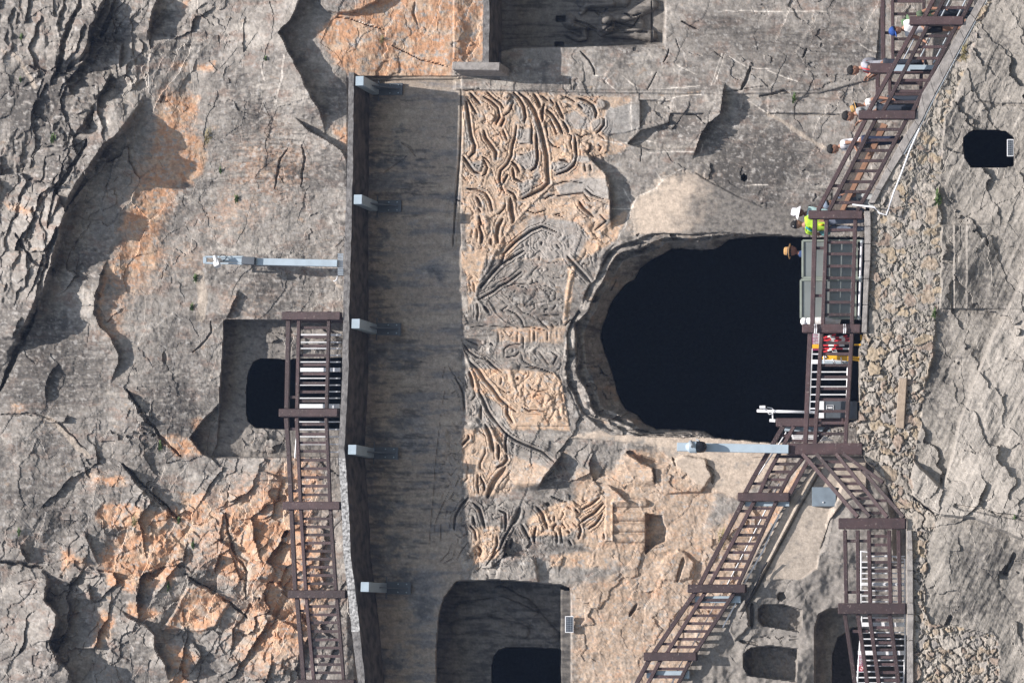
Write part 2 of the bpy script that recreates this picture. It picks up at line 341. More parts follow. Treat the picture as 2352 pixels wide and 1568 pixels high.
for p, w in [(T(1, 0, [(220, 1030), (170, 1090), (150, 1190), (130, 1300)]), 6), (T(1, 0, [(320, 1000), (340, 1090), (320, 1180), (310, 1290)]), 6), (T(1, 0, [(540, 120), (650, 130), (780, 175), (900, 210)]), 3),
             (T(1, 0, [(930, 310), (1020, 360), (1130, 410), (1330, 465)]), 3), (T(0, 1, [(1130, 860), (1140, 930)]), 12), (T(0, 0, [(1130, 660), (1110, 710)]), 6), (T(1, 0, [(1100, 20), (1085, 90), (1110, 170)]), 7),
             (T(0, 1, [(1450, 640), (1460, 720), (1400, 800), (1330, 860)]), 6), (T(0, 2, [(120, 880), (230, 860)]), 8)]:
    groove(p, w, .07, .4)

for p, w, d in ((T(0, 0, [(640, 250), (570, 400), (470, 470)]), 14, .2), (T(0, 1, [(250, 560), (190, 700), (110, 860), (40, 1040), (0, 1120)]), 13, .22), (T(0, 1, [(390, 0), (310, 280), (240, 560)]), 12, .2), (T(0, 0, [(600, 960), (480, 1180), (390, 1300), (330, 1568)]), 11, .2),
                (T(0, 0, [(560, -60), (540, 60), (470, 200), (430, 380), (390, 520)]), 14, .22), (T(0, 0, [(830, -60), (760, 130), (690, 260)]), 14, .25), (T(0, 1, [(100, 40), (220, 230), (380, 300)]), 9, .16), (T(0, 2, [(850, 60), (950, 190), (1090, 310), (1230, 440)]), 13, .2), (T(0, 2, [(1280, 820), (1400, 900), (1500, 960), (1700, 1110)]), 9, .16),
                (T(0, 1, [(870, 1110), (980, 1290), (1100, 1430), (1240, 1568)]), 9, .16), (T(0, 2, [(0, 730), (160, 740), (290, 770)]), 9, .16), (T(0, 1, [(0, 1290), (300, 1290), (440, 1370), (600, 1530)]), 6, .08), (T(0, 2, [(1560, 400), (1590, 620), (1700, 800), (1690, 1000)]), 8, .12)):
    groove(p, w, d, 1.0)

# ---- rock round and below the carvings
plateau([(1150, -60), (1176, -60), (1176, 108), (1528, 108), (1530, -60), (2030, -60), (2010, 180), (1880, 215), (1560, 216), (1300, 212), (1046, 206), (1046, 186), (1150, 184)], .06, 3, .15)
s207 = sst((208 - V) / 3) * sst((U - 1040) / 4) * sst((2000 - U) / 30); H += .03 * s207
for p, w, d in [(T(2, 0, [(470, 350), (530, 415), (565, 480), (572, 522)]), 5, .10), (T(2, 0, [(1085, 330), (1065, 390), (1040, 432)]), 4, .08), (T(2, 0, [(1645, 458), (1620, 540), (1580, 620)]), 9, .14),
                (T(2, 0, [(1000, 490), (965, 560), (930, 622)]), 4, .05), (T(2, 0, [(1165, 148), (1230, 180), (1290, 205)]), 5, .08), (T(2, 0, [(1130, 260), (1150, 330)]), 3, .05), (T(2, 0, [(400, 530), (410, 620)]), 3, .05),
                (T(3, 0, [(-60, 665), (20, 655), (110, 625), (150, 645)]), 7, .10), (T(3, 0, [(270, 330), (240, 400)]), 5, .08), (T(2, 0, [(1440, 640), (1600, 615), (1764, 590)]), 3, .04), (T(3, 0, [(20, 782), (250, 786), (520, 792)]), 5, .05),
                (T(2, 0, [(900, 1000), (880, 1130)]), 3, .05)]:
    groove(p, w, d, .3)
ledge(T(2, 0, [(1470, 560), (1458, 652), (1440, 790), (1350, 850), (1300, 930), (1262, 1045), (1240, 1110)]), .36, 60, .25, 3)
plateau(T(2, 0, [(885, 690), (1095, 700), (1085, 830), (885, 872)]), -.09, 3, .15)
plateau(T(2, 0, [(1090, 782), (1320, 782), (1290, 930), (1260, 1030), (940, 1035), (800, 990), (890, 900), (1080, 850)]), -.16, 3, .25)
plateau(T(3, 0, [(0, 660), (520, 690), (700, 700), (700, 790), (400, 785), (0, 782)]), .07, 4, .3)
ledge(T(2, 0, [(480, 1010), (540, 1090), (640, 1190), (672, 1260), (672, 1340), (684, 1512), (690, 1600)]), .28, 45, .5, 4)
groove(T(2, 0, [(1600, 1205), (1600, 1245)]), 15, .35, .0); groove(T(2, 0, [(1050, 1240), (1052, 1246)]), 5, .2, 0)
groove(T(3, 0, [(161, 1438), (161, 1444)]), 5, .2, 0)
# smooth render patch beside the cave
PLAST = [(1457, 545)] + T(2, 0, [(830, 1420), (860, 1360), (990, 1310), (1030, 1240), (1260, 1190), (1320, 1230), (1430, 1290), (1580, 1370), (1764, 1440)]) + [(1860, 470), (1860, 556), (1600, 545)]
s = sl_(PLAST, 40); m = sst(sdf(s, PLAST, .35) / 5 + .5); H[s] = H[s] * (1 - m) + (.13 + fbm(U[s] / 60, V[s] / 60, 77, 3) * .02) * m
PLAST2 = [(1560, 990), (1640, 1000), (1815, 1016), (1800, 1080), (1690, 1140), (1600, 1110), (1500, 1020), (1300, 1005), (1400, 985)]
s = sl_(PLAST2, 40); m = sst(sdf(s, PLAST2, .3) / 5 + .5); H[s] = H[s] * (1 - m) + (.12 + fbm(U[s] / 60, V[s] / 60, 78, 3) * .02) * m
# broken rock, lower middle
ledge(Q(3, [(1290, 210), (1240, 270), (1150, 390), (1070, 510), (1030, 590)]), .38, 60, .5, 6)
plateau(Q(3, [(640, 1430), (700, 1180), (1000, 1200), (1050, 1440)]), .12, 6, .8)
ledge(Q(4, [(500, 225), (600, 330), (720, 380), (725, 500), (740, 560)]), .24, 40, .6, 4)
ledge(Q(4, [(290, 520), (400, 610), (480, 690), (600, 725)]), .16, 40, .4, 4)
plateau(Q(4, [(740, 380), (1000, 270), (1200, 300), (1260, 440), (1160, 600), (850, 610), (740, 540)]), .12, 5, .5)
groove(Q(4, [(1210, 340), (1255, 400), (1270, 520)]), 12, .12, .8); groove(Q(4, [(480, 230), (600, 290), (740, 320)]), 16, .16, .5)
plateau(Q(4, [(650, 800), (800, 815), (808, 870), (840, 930), (830, 1050), (740, 1085), (645, 1165)]), -.30, 3, .2)
plateau(Q(4, [(960, 1130), (1090, 1240), (1060, 1380), (960, 1420), (830, 1400), (760, 1300), (830, 1200)]), .09, 7, 1.0)
groove(Q(4, [(995, 1210), (960, 1330), (945, 1420)]), 12, .12, .5); groove(T(2, 2, [(860, 1025), (840, 1060), (810, 1105)]), 9, .16, .2)
groove(Q(4, [(900, 280), (925, 355)]), 7, .1, .3); groove(T(3, 2, [(-120, 20), (0, 10), (200, 30)]), 3, .03, 0)
setreg(Q(4, [(285, 640), (352, 640), (352, 1050), (275, 1050)]), .17, 2, .1)
for y, w in ((700, 75), (825, 80), (925, 80), (1025, 80)): ridge(Q(4, [(368, y), (640, y)]), w * .25, .10, .05)

# ---- recessed top panel in shade: gentle wear
groove(T(1, 0, [(870, 1200), (960, 1140), (1050, 1075)]), 3, .03, .6); groove(T(1, 0, [(1000, 980), (1060, 1020), (1100, 1080)]), 6, .05, .6)
setreg([(838, 176), (1052, 176), (1052, 182), (838, 184)], .14, 2, 0)

# ---- carved reliefs (dark cuts traced one by one)
G1 = [([(55, 40), (60, 300), (50, 600), (25, 900), (5, 1150), (-20, 1500)], 18), ([(140, 75), (190, 130), (235, 180)], 28), ([(115, 125), (150, 190), (200, 270)], 22), ([(105, 150), (120, 250), (135, 360), (150, 470), (185, 560), (180, 620), (130, 665)], 34),
      ([(255, 105), (330, 150), (395, 210), (410, 290), (375, 370)], 24), ([(295, 65), (360, 130), (420, 170), (445, 215)], 22), ([(530, 65), (590, 120), (635, 200), (650, 290), (635, 350)], 28),
      ([(590, 75), (670, 140), (730, 230), (770, 340), (800, 450), (825, 560), (845, 650), (850, 780), (860, 900), (800, 960), (700, 1010), (620, 1045)], 42), ([(725, 85), (760, 140), (785, 210)], 38), ([(800, 105), (860, 150)], 22), ([(870, 130), (910, 180)], 22),
      ([(930, 165), (960, 230), (995, 310)], 30), ([(820, 175), (800, 250), (805, 340)], 28), ([(840, 225), (900, 280), (950, 360), (990, 450)], 30), ([(880, 330), (910, 390), (935, 460)], 20), ([(995, 340), (1030, 400), (1045, 440)], 26), ([(1010, 105), (1060, 130), (1105, 160)], 18),
      ([(1130, 120), (1210, 145), (1270, 190), (1300, 260), (1290, 305)], 28), ([(1370, 310), (1370, 370), (1330, 420), (1300, 445)], 24), ([(265, 415), (285, 490), (340, 560), (380, 620), (375, 690)], 34), ([(440, 410), (460, 460), (480, 510)], 20),
      ([(565, 370), (555, 470), (530, 560), (520, 650), (480, 730), (420, 790), (410, 870), (430, 940), (455, 990)], 26), ([(705, 325), (705, 430), (700, 540)], 18), ([(745, 445), (755, 560), (760, 680), (740, 760), (700, 790)], 26), ([(610, 395), (640, 400)], 16), ([(600, 540), (700, 545)], 12), ([(600, 640), (640, 645)], 16), ([(620, 750), (650, 785)], 16),
      ([(70, 650), (120, 720), (180, 800), (230, 815)], 30), ([(250, 660), (290, 680), (315, 715)], 20), ([(260, 680), (300, 760), (280, 820), (240, 840)], 18), ([(520, 705), (560, 740), (590, 800)], 30), ([(530, 765), (545, 860), (625, 895)], 28), ([(490, 820), (460, 870), (435, 920)], 22),
      ([(110, 955), (200, 960), (280, 990), (320, 1060), (345, 1160)], 26), ([(470, 1080), (450, 1140), (400, 1190)], 16), ([(510, 1040), (520, 1150), (540, 1240), (530, 1270)], 44), ([(490, 975), (540, 1000), (560, 1055)], 26), ([(440, 1230), (400, 1300), (385, 1380), (395, 1450)], 40),
      ([(200, 1030), (230, 1080), (240, 1120)], 34), ([(215, 1130), (240, 1170)], 22), ([(220, 1200), (240, 1290)], 26), ([(220, 1290), (250, 1380), (245, 1450)], 30), ([(210, 1300), (200, 1430)], 14), ([(330, 1410), (330, 1470)], 26), ([(850, 500), (900, 560), (970, 580)], 14),
      ([(1100, 460), (1110, 560), (1120, 660), (1090, 740), (1030, 790), (930, 825)], 26), ([(960, 690), (1010, 695), (1045, 715)], 24), ([(1035, 450), (1075, 470), (1060, 520), (1070, 590)], 16), ([(1250, 530), (1245, 590), (1220, 630)], 18), ([(1310, 450), (1350, 480), (1380, 505)], 12), ([(1310, 545), (1345, 570), (1320, 615)], 14),
      ([(940, 910), (1000, 890), (1080, 885), (1200, 905)], 16), ([(820, 1050), (870, 1020), (920, 1010)], 18), ([(940, 1020), (1100, 1000), (1180, 995), (1240, 1070)], 18), ([(1195, 955), (1260, 1010), (1380, 1050)], 20), ([(1140, 1070), (1180, 1130), (1270, 1210)], 34), ([(1000, 1175), (920, 1190), (1000, 1215)], 12),
      ([(1330, 1190), (1390, 1250), (1290, 1330)], 18), ([(440, 1560), (560, 1440), (700, 1340), (800, 1300), (870, 1320), (935, 1350)], 28), ([(650, 1150), (740, 1180), (840, 1150)], 14), ([(540, 150), (500, 250), (450, 285)], 18), ([(455, 310), (420, 390)], 22), ([(510, 190), (535, 240)], 16), ([(300, 180), (320, 240)], 10),
      ([(1110, 450), (1160, 480), (1215, 455)], 16), ([(1130, 180), (1175, 220)], 20), ([(800, 1440), (790, 1470)], 20), ([(930, 1465), (960, 1500)], 16), ([(640, 1520), (560, 1568), (500, 1610)], 22), ([(830, 330), (850, 470)], 14), ([(1190, 730), (1200, 790)], 18), ([(1240, 730), (1250, 790)], 20), ([(160, 1330), (150, 1400)], 12),
      ([(130, 720), (330, 770), (360, 850)], 8), ([(380, 880), (430, 970), (400, 1030)], 8), ([(270, 840), (250, 920)], 8), ([(60, 820), (100, 880)], 10), ([(50, 860), (90, 900)], 8), ([(0, 1050), (60, 1070), (70, 1100)], 12), ([(250, 30), (60, 60)], 8)]
G2 = [([(230, 300), (330, 180), (420, 80), (455, -10)], 30), ([(430, 80), (500, 30), (545, -10)], 28), ([(610, 150), (560, 190), (480, 250), (410, 280), (350, 330), (280, 370), (215, 405)], 24), ([(170, 240), (185, 340)], 16), ([(450, 290), (560, 255), (680, 265), (780, 235)], 12), ([(570, 275), (640, 290), (665, 315)], 12),
      ([(205, 440), (215, 520), (205, 590)], 20), ([(270, 470), (310, 520)], 34), ([(490, 460), (430, 500), (460, 525)], 14), ([(480, 495), (560, 530), (610, 590), (635, 660)], 16), ([(930, 450), (900, 495), (830, 490), (820, 520)], 14), ([(570, 400), (570, 470), (620, 520), (690, 540), (740, 580)], 10), ([(690, 450), (720, 420), (735, 480), (700, 510)], 10),
      ([(1030, 5), (1080, 60), (1140, 130), (1200, 190), (1250, 250)], 36), ([(100, 770), (210, 820)], 16), ([(70, 800), (130, 880), (200, 930), (290, 950), (350, 1010), (430, 1070)], 22), ([(130, 970), (220, 1050), (270, 1130), (350, 1220), (410, 1310), (480, 1370), (560, 1430)], 36), ([(480, 1370), (480, 1450), (530, 1530)], 30),
      ([(130, 1060), (160, 1130), (170, 1210)], 34), ([(215, 1235), (260, 1320), (300, 1420), (350, 1490), (410, 1560)], 30), ([(240, 1380), (240, 1500)], 24), ([(180, 1230), (185, 1290), (150, 1330)], 16), ([(0, 1120), (40, 1180), (75, 1260), (90, 1430)], 22), ([(670, 1175), (700, 1220), (760, 1245), (850, 1235)], 14), ([(575, 1115), (578, 1135)], 34),
      ([(420, 1110), (430, 1150), (415, 1185)], 14), ([(400, 1210), (470, 1260), (520, 1250)], 12), ([(620, 1390), (680, 1425), (760, 1420), (850, 1435)], 20), ([(450, 940), (450, 860), (500, 820), (610, 810)], 14), ([(600, 870), (560, 920), (460, 935)], 14), ([(610, 880), (620, 960), (700, 1010), (860, 1060)], 14), ([(630, 740), (625, 850)], 16),
      ([(770, 880), (860, 1000)], 12), ([(730, 690), (730, 780)], 10), ([(850, 690), (850, 780)], 10), ([(945, 680), (945, 770)], 10), ([(690, 680), (690, 800)], 10), ([(580, 660), (690, 655), (860, 690)], 10), ([(400, 690), (400, 800)], 10), ([(580, 700), (570, 790)], 12), ([(1010, 640), (1060, 590)], 12), ([(380, 370), (450, 430), (490, 450)], 8),
      ([(760, 570), (800, 620), (860, 670)], 14), ([(880, 620), (910, 660)], 14), ([(120, 660), (300, 640), (560, 660)], 12), ([(110, 740), (380, 740)], 8), ([(320, 800), (350, 820)], 26), ([(800, 540), (880, 550), (960, 545)], 12), ([(640, 1020), (800, 1040), (900, 1080)], 14), ([(820, 60), (900, 70), (960, 50)], 8), ([(770, 50), (780, 0)], 14),
      ([(840, 180), (920, 210), (990, 200), (1020, 140)], 8), ([(710, 220), (715, 260)], 12), ([(700, 1300), (800, 1270)], 6), ([(880, 880), (940, 920), (900, 1000)], 16)]
G3 = [([(555, -20), (600, 80), (630, 230)], 40), ([(500, 40), (560, 90)], 14), ([(680, -10), (750, 70), (840, 130), (960, 180), (1080, 230), (1180, 320)], 26), ([(400, 75), (400, 110), (340, 170)], 26), ([(755, 60), (740, 150), (745, 240)], 24), ([(675, 160), (680, 230), (675, 300)], 30), ([(745, 250), (755, 300), (720, 350), (660, 375)], 34),
      ([(560, 170), (555, 240), (510, 330), (505, 380), (550, 410)], 14), ([(390, 310), (395, 380), (390, 470), (350, 520)], 12), ([(485, 430), (485, 540), (495, 620)], 20), ([(500, 450), (540, 520), (550, 590)], 24), ([(740, 370), (690, 440), (640, 500), (600, 580), (575, 650)], 56), ([(400, 650), (330, 730), (280, 820), (265, 950)], 24),
      ([(410, 900), (460, 960), (470, 1040)], 20), ([(440, 820), (460, 900)], 22), ([(440, 700), (500, 750), (530, 840), (550, 930)], 30), ([(680, 770), (740, 790), (745, 870), (735, 960)], 26), ([(870, 745), (850, 820), (810, 890)], 50), ([(800, 900), (740, 1000), (690, 1120), (620, 1200), (560, 1270)], 26), ([(660, 1000), (665, 1090), (610, 1200)], 28), ([(490, 1100), (520, 1140), (500, 1190)], 34),
      ([(890, 900), (920, 960), (960, 1030)], 34), ([(800, 1030), (780, 1110)], 40), ([(760, 1040), (720, 1140)], 14), ([(1025, 735), (1080, 800), (1100, 870), (1125, 935)], 34), ([(1130, 700), (1125, 725)], 50), ([(1020, 915), (1000, 1000), (1010, 1070)], 26), ([(1200, 960), (1215, 1020), (1210, 1070)], 20), ([(1240, 930), (1250, 1000), (1260, 1065)], 16), ([(1210, 890), (1180, 920), (1180, 960)], 18),
      ([(1260, 890), (1290, 930)], 18), ([(1310, 960), (1330, 970)], 26), ([(1320, 1040), (1350, 1090)], 22), ([(1380, 760), (1410, 790)], 28), ([(1300, 730), (1350, 760)], 14), ([(1280, 760), (1270, 810), (1240, 860)], 10), ([(1340, 870), (1400, 920), (1425, 880), (1400, 830)], 10), ([(1440, 760), (1520, 720), (1610, 645)], 22), ([(1430, 880), (1480, 840), (1560, 790), (1640, 700)], 26),
      ([(1500, 940), (1560, 900), (1610, 840), (1630, 790)], 24), ([(1420, 900), (1430, 960), (1410, 1030)], 26), ([(1160, 640), (1260, 680), (1310, 690)], 18), ([(1640, 980), (1650, 1030)], 16), ([(1190, 820), (1190, 870)], 14), ([(1160, 820), (1140, 840), (1165, 870)], 12), ([(1370, 690), (1440, 740)], 10), ([(1100, 490), (1300, 440)], 8)]
G3B = [([(150, -120), (115, 200), (95, 400), (85, 600), (60, 850), (45, 1050), (40, 1240)], 12), ([(190, -340), (160, -180)], 12), ([(230, 590), (160, 730), (100, 880), (95, 960)], 13), ([(210, 760), (190, 830)], 12), ([(400, 1060), (340, 1140), (290, 1230)], 14), ([(250, 1070), (220, 1160), (140, 1240)], 12), ([(280, 1130), (260, 1210), (180, 1250)], 12), ([(270, 600), (240, 660), (290, 690)], 14),
       ([(140, 480), (210, 470), (240, 530), (180, 570)], 12), ([(290, 430), (320, 460), (280, 560)], 14), ([(280, 900), (370, 910), (390, 980), (330, 1020), (270, 980)], 12), ([(320, 940), (350, 980)], 10), ([(150, 890), (150, 1050)], 12), ([(200, 400), (240, 450), (300, 380)], 12), ([(300, 740), (230, 800)], 12), ([(270, 150), (310, 170)], 12), ([(230, 320), (250, 360)], 12),
       ([(220, -560), (260, -480), (330, -420)], 14), ([(190, -560), (160, -420)], 12), ([(240, -300), (290, -330), (320, -260)], 14), ([(200, 700), (260, 620)], 10), ([(310, 1020), (300, 1080)], 12)]
for k, L, dep in ((1, G1, .125), (2, G2, .10), (3, G3, .125), (3, G3B, .06)):
    for p, w in L:
        q_ = Q(k, p); carve(q_, w * .25 * .95, dep * min(1.1, .42 + w / 38.))
        if w > 19 and len(q_) > 2:                # finer chisel lines running beside the broad ones
            for sg_ in (-1, 1):
                o_ = w * .16 + 4.6; cq = []
                for i_ in range(len(q_)):
                    a_ = q_[max(0, i_ - 1)]; b_ = q_[min(len(q_) - 1, i_ + 1)]; l_ = math.hypot(b_[0] - a_[0], b_[1] - a_[1]) + 1e-6
                    cq.append((q_[i_][0] - (b_[1] - a_[1]) / l_ * o_ * sg_, q_[i_][1] + (b_[0] - a_[0]) / l_ * o_ * sg_))
                groove(cq if sg_ > 0 else cq[:-1], 3.2, dep * .28, .25)
# the worn low carving that fills the ground between the broad ribbons
RZ = np.maximum(mask([(1062, 212), (1330, 214), (1375, 300), (1400, 360), (1395, 520), (1370, 590), (1330, 660), (1295, 740), (1285, 800), (1300, 850), (1300, 965), (1240, 980), (1170, 1060), (1180, 1130), (1070, 1135), (1064, 800)], 22, .6), mask([(1000, 1000), (1060, 960), (1066, 1150), (1230, 1150), (1390, 1140), (1380, 1240), (1230, 1235), (1110, 1290), (995, 1288)], 18, .6))
qx = U / 34 + fbm(U / 55, V / 55, 501, 3) * 1.6; qy = V / 46 + fbm(U / 55, V / 55, 502, 3) * 1.6
q1 = pn(qx, qy, 503); q2 = pn(qx * 1.9 + 3, qy * 1.9, 504); free = sst((RD - 7) / 6) * RZ * sst(fbm(U / 90, V / 90, 505, 2) * 2.5 + .62)
H -= free * (np.exp(-(q1 / .055) ** 2) * .030 + np.exp(-(q2 / .075) ** 2) * .014); H += free * (np.abs(q1) * .08)
fold = np.exp(-((RD - 14) / 9) ** 2) * np.clip(.4 + fbm(U / 24, V / 24, 301, 3) * 3, 0, 1)
H += np.cos(RD * 2 * np.pi / 6.0) * .005 * fold
for c, r_ in ((Q(1, [(1342, 180)])[0], 12), (Q(1, [(1190, 570)])[0], 12), (Q(1, [(965, 115)])[0], 6), (Q(1, [(1010, 185)])[0], 6), (Q(1, [(320, 300)])[0], 10), (Q(1, [(475, 110)])[0], 10), (Q(1, [(1190, 450)])[0], 7)):
    s = sl_([c], r_ + 10); d = np.hypot(U[s] - c[0], V[s] - c[1]); H[s] += .07 * sst((r_ - d) / 2.5)
for p in ([(1250, 340), (1340, 300), (1375, 330), (1330, 420), (1260, 430)], [(1390, 240), (1600, 170), (1700, 180), (1700, 400), (1560, 440), (1400, 460), (1340, 430)], [(575, 400), (700, 390), (700, 545), (600, 545), (565, 480)], [(570, 650), (690, 610), (750, 590), (740, 740), (690, 790), (610, 770), (560, 700)],
          [(890, 700), (960, 700), (1060, 720), (1100, 680), (1110, 720), (1040, 780), (930, 820), (885, 770)], [(120, 700), (260, 680), (230, 800), (180, 790)], [(1250, 850), (1390, 860), (1420, 1050), (1380, 1050), (1180, 1000), (960, 1010), (930, 930), (1100, 860)], [(1110, 650), (1230, 660), (1240, 700), (1180, 730), (1120, 710)],
          [(590, 900), (730, 850), (700, 980), (640, 1040), (580, 1030)]):
    plateau(Q(1, p), .035, 2.5, .2)
ridge(Q(1, [(900, 900), (700, 1090), (520, 1290), (360, 1540)]), 6, .03); ridge(Q(2, [(380, -40), (290, 130), (200, 300), (190, 380), (300, 540)]), 7, .035)
ridge(Q(2, [(200, 380), (310, 430), (360, 520), (450, 610), (560, 660)]), 5, .03); ridge(Q(2, [(70, 850), (130, 1000), (200, 1200), (215, 1240)]), 6, .035)
ridge(Q(2, [(1100, 90), (1050, 250), (1020, 420), (1010, 600)]), 9, .03); ridge(Q(3, [(600, 0), (640, 100), (750, 250)]), 5, .04)
plateau(Q(2, [(420, 1050), (900, 1060), (980, 1150), (1050, 1560), (560, 1560), (500, 1400), (280, 1130)]), .035, 3, .2)

# ---- statue niche at the top
NICH = [(1123, -400), (1528, -400), (1527, 40), (1523, 100), (1480, 104), (1176, 110), (1150, 118), (1123, 135)]
m_n1 = mask(NICH, 2.5, .1)
setreg(NICH, -.85 + fbm(U / 60, V / 60, 91, 4) * .06, 2.5, .1)
ridge(R5([(1060, 250), (1200, 230), (1350, 260), (1480, 290)]), 44, .30); ridge(R5([(1440, 380), (1700, 410), (1900, 420), (2030, 440)]), 28, .22)
ridge(R5([(1480, 220), (1700, 200), (1850, 150), (2040, 60)]), 30, .22); ridge(R5([(1180, 150), (1260, 70), (1400, 60), (1560, 50)]), 14, .2)
ridge(R5([(1100, 330), (1220, 370), (1225, 470), (1150, 480), (1020, 430)]), 15, .2); ridge(R5([(1010, 240), (1040, 260)]), 30, .18); ridge(R5([(1500, 300), (1850, 300)]), 40, .14); ridge(R5([(1200, 20), (1700, 10)]), 30, .16)
for a in ([(1560, 240), (1540, 300), (1440, 390)], [(1890, 200), (1840, 300), (1780, 350), (1500, 360)], [(1100, 250), (1250, 300), (1400, 380)], [(1560, 260), (1700, 300), (1840, 320)], [(1350, 150), (1430, 200), (1500, 100)], [(1700, 160), (1800, 210), (1920, 160)], [(1450, 440), (1600, 390), (1720, 370)], [(1720, 400), (1850, 390), (1990, 400)]):
    groove(R5(a), 5, .09, .1)
setreg(T(2, 0, [(306, 113), (368, 113), (368, 152), (306, 152)]), -1.15, 2, 0); setreg(T(2, 0, [(296, 290), (356, 290), (356, 322), (296, 322)]), -1.15, 2, 0)
groove(R5([(2040, 20), (2045, 540)]), 5, .08)
# ---- niche with a small cave above the upper walkway
NI2 = [(516, 734), (800, 738), (800, 1049), (486, 1050), (499, 1020), (503, 940)]
m_n2 = mask(NI2, 2.5, .12)
setreg(NI2, -.22 + fbm(U / 30, V / 30, 93, 4) * .06, 2.5, .12)
lump = blobs([(610, 1012, 45, 24, 1), (700, 780, 80, 28, .8)])
f5, e5, i5 = facets(24, 20, .4, .25, .18, 15); H += m_n2 * lump * (f5 + .12)
CV2 = [(800, 822), (660, 826), (600, 824), (583, 832), (571, 856), (566, 900), (566, 945), (571, 968), (588, 981), (640, 984), (800, 984)]
m_c2 = mask(CV2, 2, .1); setreg(CV2, -9, 2, .1)
# ---- niche lower left with a cave
NI3 = [(1048, 1335), (1140, 1331), (1220, 1336), (1290, 1343), (1310, 1350), (1312, 2200), (996, 2200), (1003, 1480), (1009, 1410), (1020, 1372)]
m_n3 = mask(NI3, 2.5, .2)
setreg(NI3, -1.05 + fbm(U / 40, V / 40, 95, 4) * .08, 2.5, .2)
for a in ([(1060, 1400), (1150, 1385), (1230, 1420), (1270, 1460)], [(1050, 1440), (1120, 1430), (1200, 1450)], [(1150, 1360), (1220, 1400)]): ridge(a, 34, .12, .5)
setreg([(1289, 1352), (1312, 1355), (1314, 2200), (1289, 2200)], -.18, 2, .15)
CV3 = [(1287, 2200), (1287, 1490), (1190, 1486), (1162, 1487), (1146, 1493), (1136, 1505), (1131, 1525), (1130, 1550), (1130, 2200)]
m_c3 = mask(CV3, 2, .15); setreg(CV3, -9, 2, .15)
# ---- the great cave
VOID = T(2, 1, [(1764, 62), (1600, 75), (1500, 85), (1440, 125), (1390, 150), (1340, 157), (1100, 145), (1040, 185), (980, 215), (880, 280), (845, 360), (780, 395), (740, 450), (700, 490), (665, 570), (640, 640), (620, 700), (612, 760), (630, 830), (660, 920), (700, 1020), (720, 1110), (750, 1200), (780, 1250), (860, 1290), (910, 1345), (1000, 1385), (1200, 1390), (1320, 1400), (1400, 1445), (1764, 1475)]) + [(1800, 1015), (1830, 1000), (1880, 992), (1935, 975), (1995, 955), (1995, 548), (1860, 546)]
ARCH = T(2, 1, [(1764, 44), (1400, 40), (1050, 42), (870, 48), (750, 95), (690, 120), (640, 170), (600, 240), (590, 300), (570, 360), (530, 400), (500, 470), (470, 550), (440, 600), (410, 640), (385, 700), (370, 790), (365, 880), (330, 1010), (370, 1090), (420, 1180), (460, 1290), (570, 1370), (680, 1430), (750, 1427), (940, 1437), (1400, 1449), (1764, 1480)]) + [(1812, 1020), (1890, 1010), (2000, 960), (2000, 545), (1860, 545)]
s = sl_(ARCH, 30); so = sdf(s, ARCH, .35); si = sdf(s, VOID, .35)
t = np.clip(so / (so + np.clip(-si, 0, None) + 1e-6), 0, 1)
shelf = np.interp(t + fbm(U[s] / 85, V[s] / 85, 104, 2) * .26, [0, .05, .30, .36, .58, .66, 1], [.14, -.03, .07, -.34, -.28, -.85, -1.7])
band = shelf + facets(26, 15, .9, .10, .14, 23, .2)[0][s] * np.clip(1.2 - np.hypot((U[s] - 1395) / 60, (V[s] - 880) / 70), 0, 1) * 2 + fbm(U[s] / 60, V[s] / 60, 101, 3, .5) * .16 + fbm(so / 14, (V[s] + U[s]) / 70, 102, 3) * .07 + facets(60, 40, .3, .14, .22, 19)[0][s] * .6
mi_ = sst(so / 2.5 + .5); H[s] = H[s] * (1 - mi_) + band * mi_
mv = sst(si / 2.2 + .5); H[s] = H[s] * (1 - mv) + (-16) * mv
m_arch = np.zeros(U.shape); m_arch[s] = mi_; m_void = np.zeros(U.shape); m_void[s] = mv

# ---- bench of rock and concrete under the lower-left stair, with small niches
BEN = [(1873, 1046), (1850, 1062), (1800, 1160), (1752, 1240), (1700, 1345), (1640, 1430), (1600, 1500), (1560, 1568), (1300, 2100), (2500, 2100), (2500, 1046)]
m_ben = mask(BEN, 3, .15, 40)
benh = 1.5 + fbm(U / 90, V / 90, 111, 4) * .22 + br * f2_ * .6
setreg(BEN, benh, 3, .15)
APR = [(1868, 1075), (1875, 1050), (1990, 1050), (1990, 1130), (1940, 1150), (1905, 1195), (1885, 1260), (1875, 1305), (1840, 1330), (1760, 1330), (1745, 1275), (1795, 1180)]
m_apr = mask(APR, 4, .3); setreg(APR, 1.55 + fbm(U / 50, V / 50, 113, 3) * .02, 4, .3)
ridge([(1880, 1078), (1830, 1165), (1780, 1260), (1740, 1335), (1700, 1400)], 9, .10)
groove([(1885, 1080), (1836, 1168), (1786, 1262), (1745, 1340), (1700, 1420)], 4, .06)
plateau([(1905, 1195), (1930, 1110), (2040, 1110), (2060, 1290), (1960, 1300), (1890, 1270)], .25, 14, .8)
NS = [[(1752, 1388), (1742, 1398), (1742, 1425), (1752, 1436), (1835, 1450), (1842, 1440), (1842, 1400), (1800, 1388)], [(1724, 1487), (1709, 1500), (1707, 1530), (1718, 1550), (1760, 1556), (1828, 1564), (1832, 1490), (1770, 1482)],
      [(1790, 1360), (1786, 1366), (1787, 1376), (1796, 1379), (1806, 1372), (1800, 1360)]]
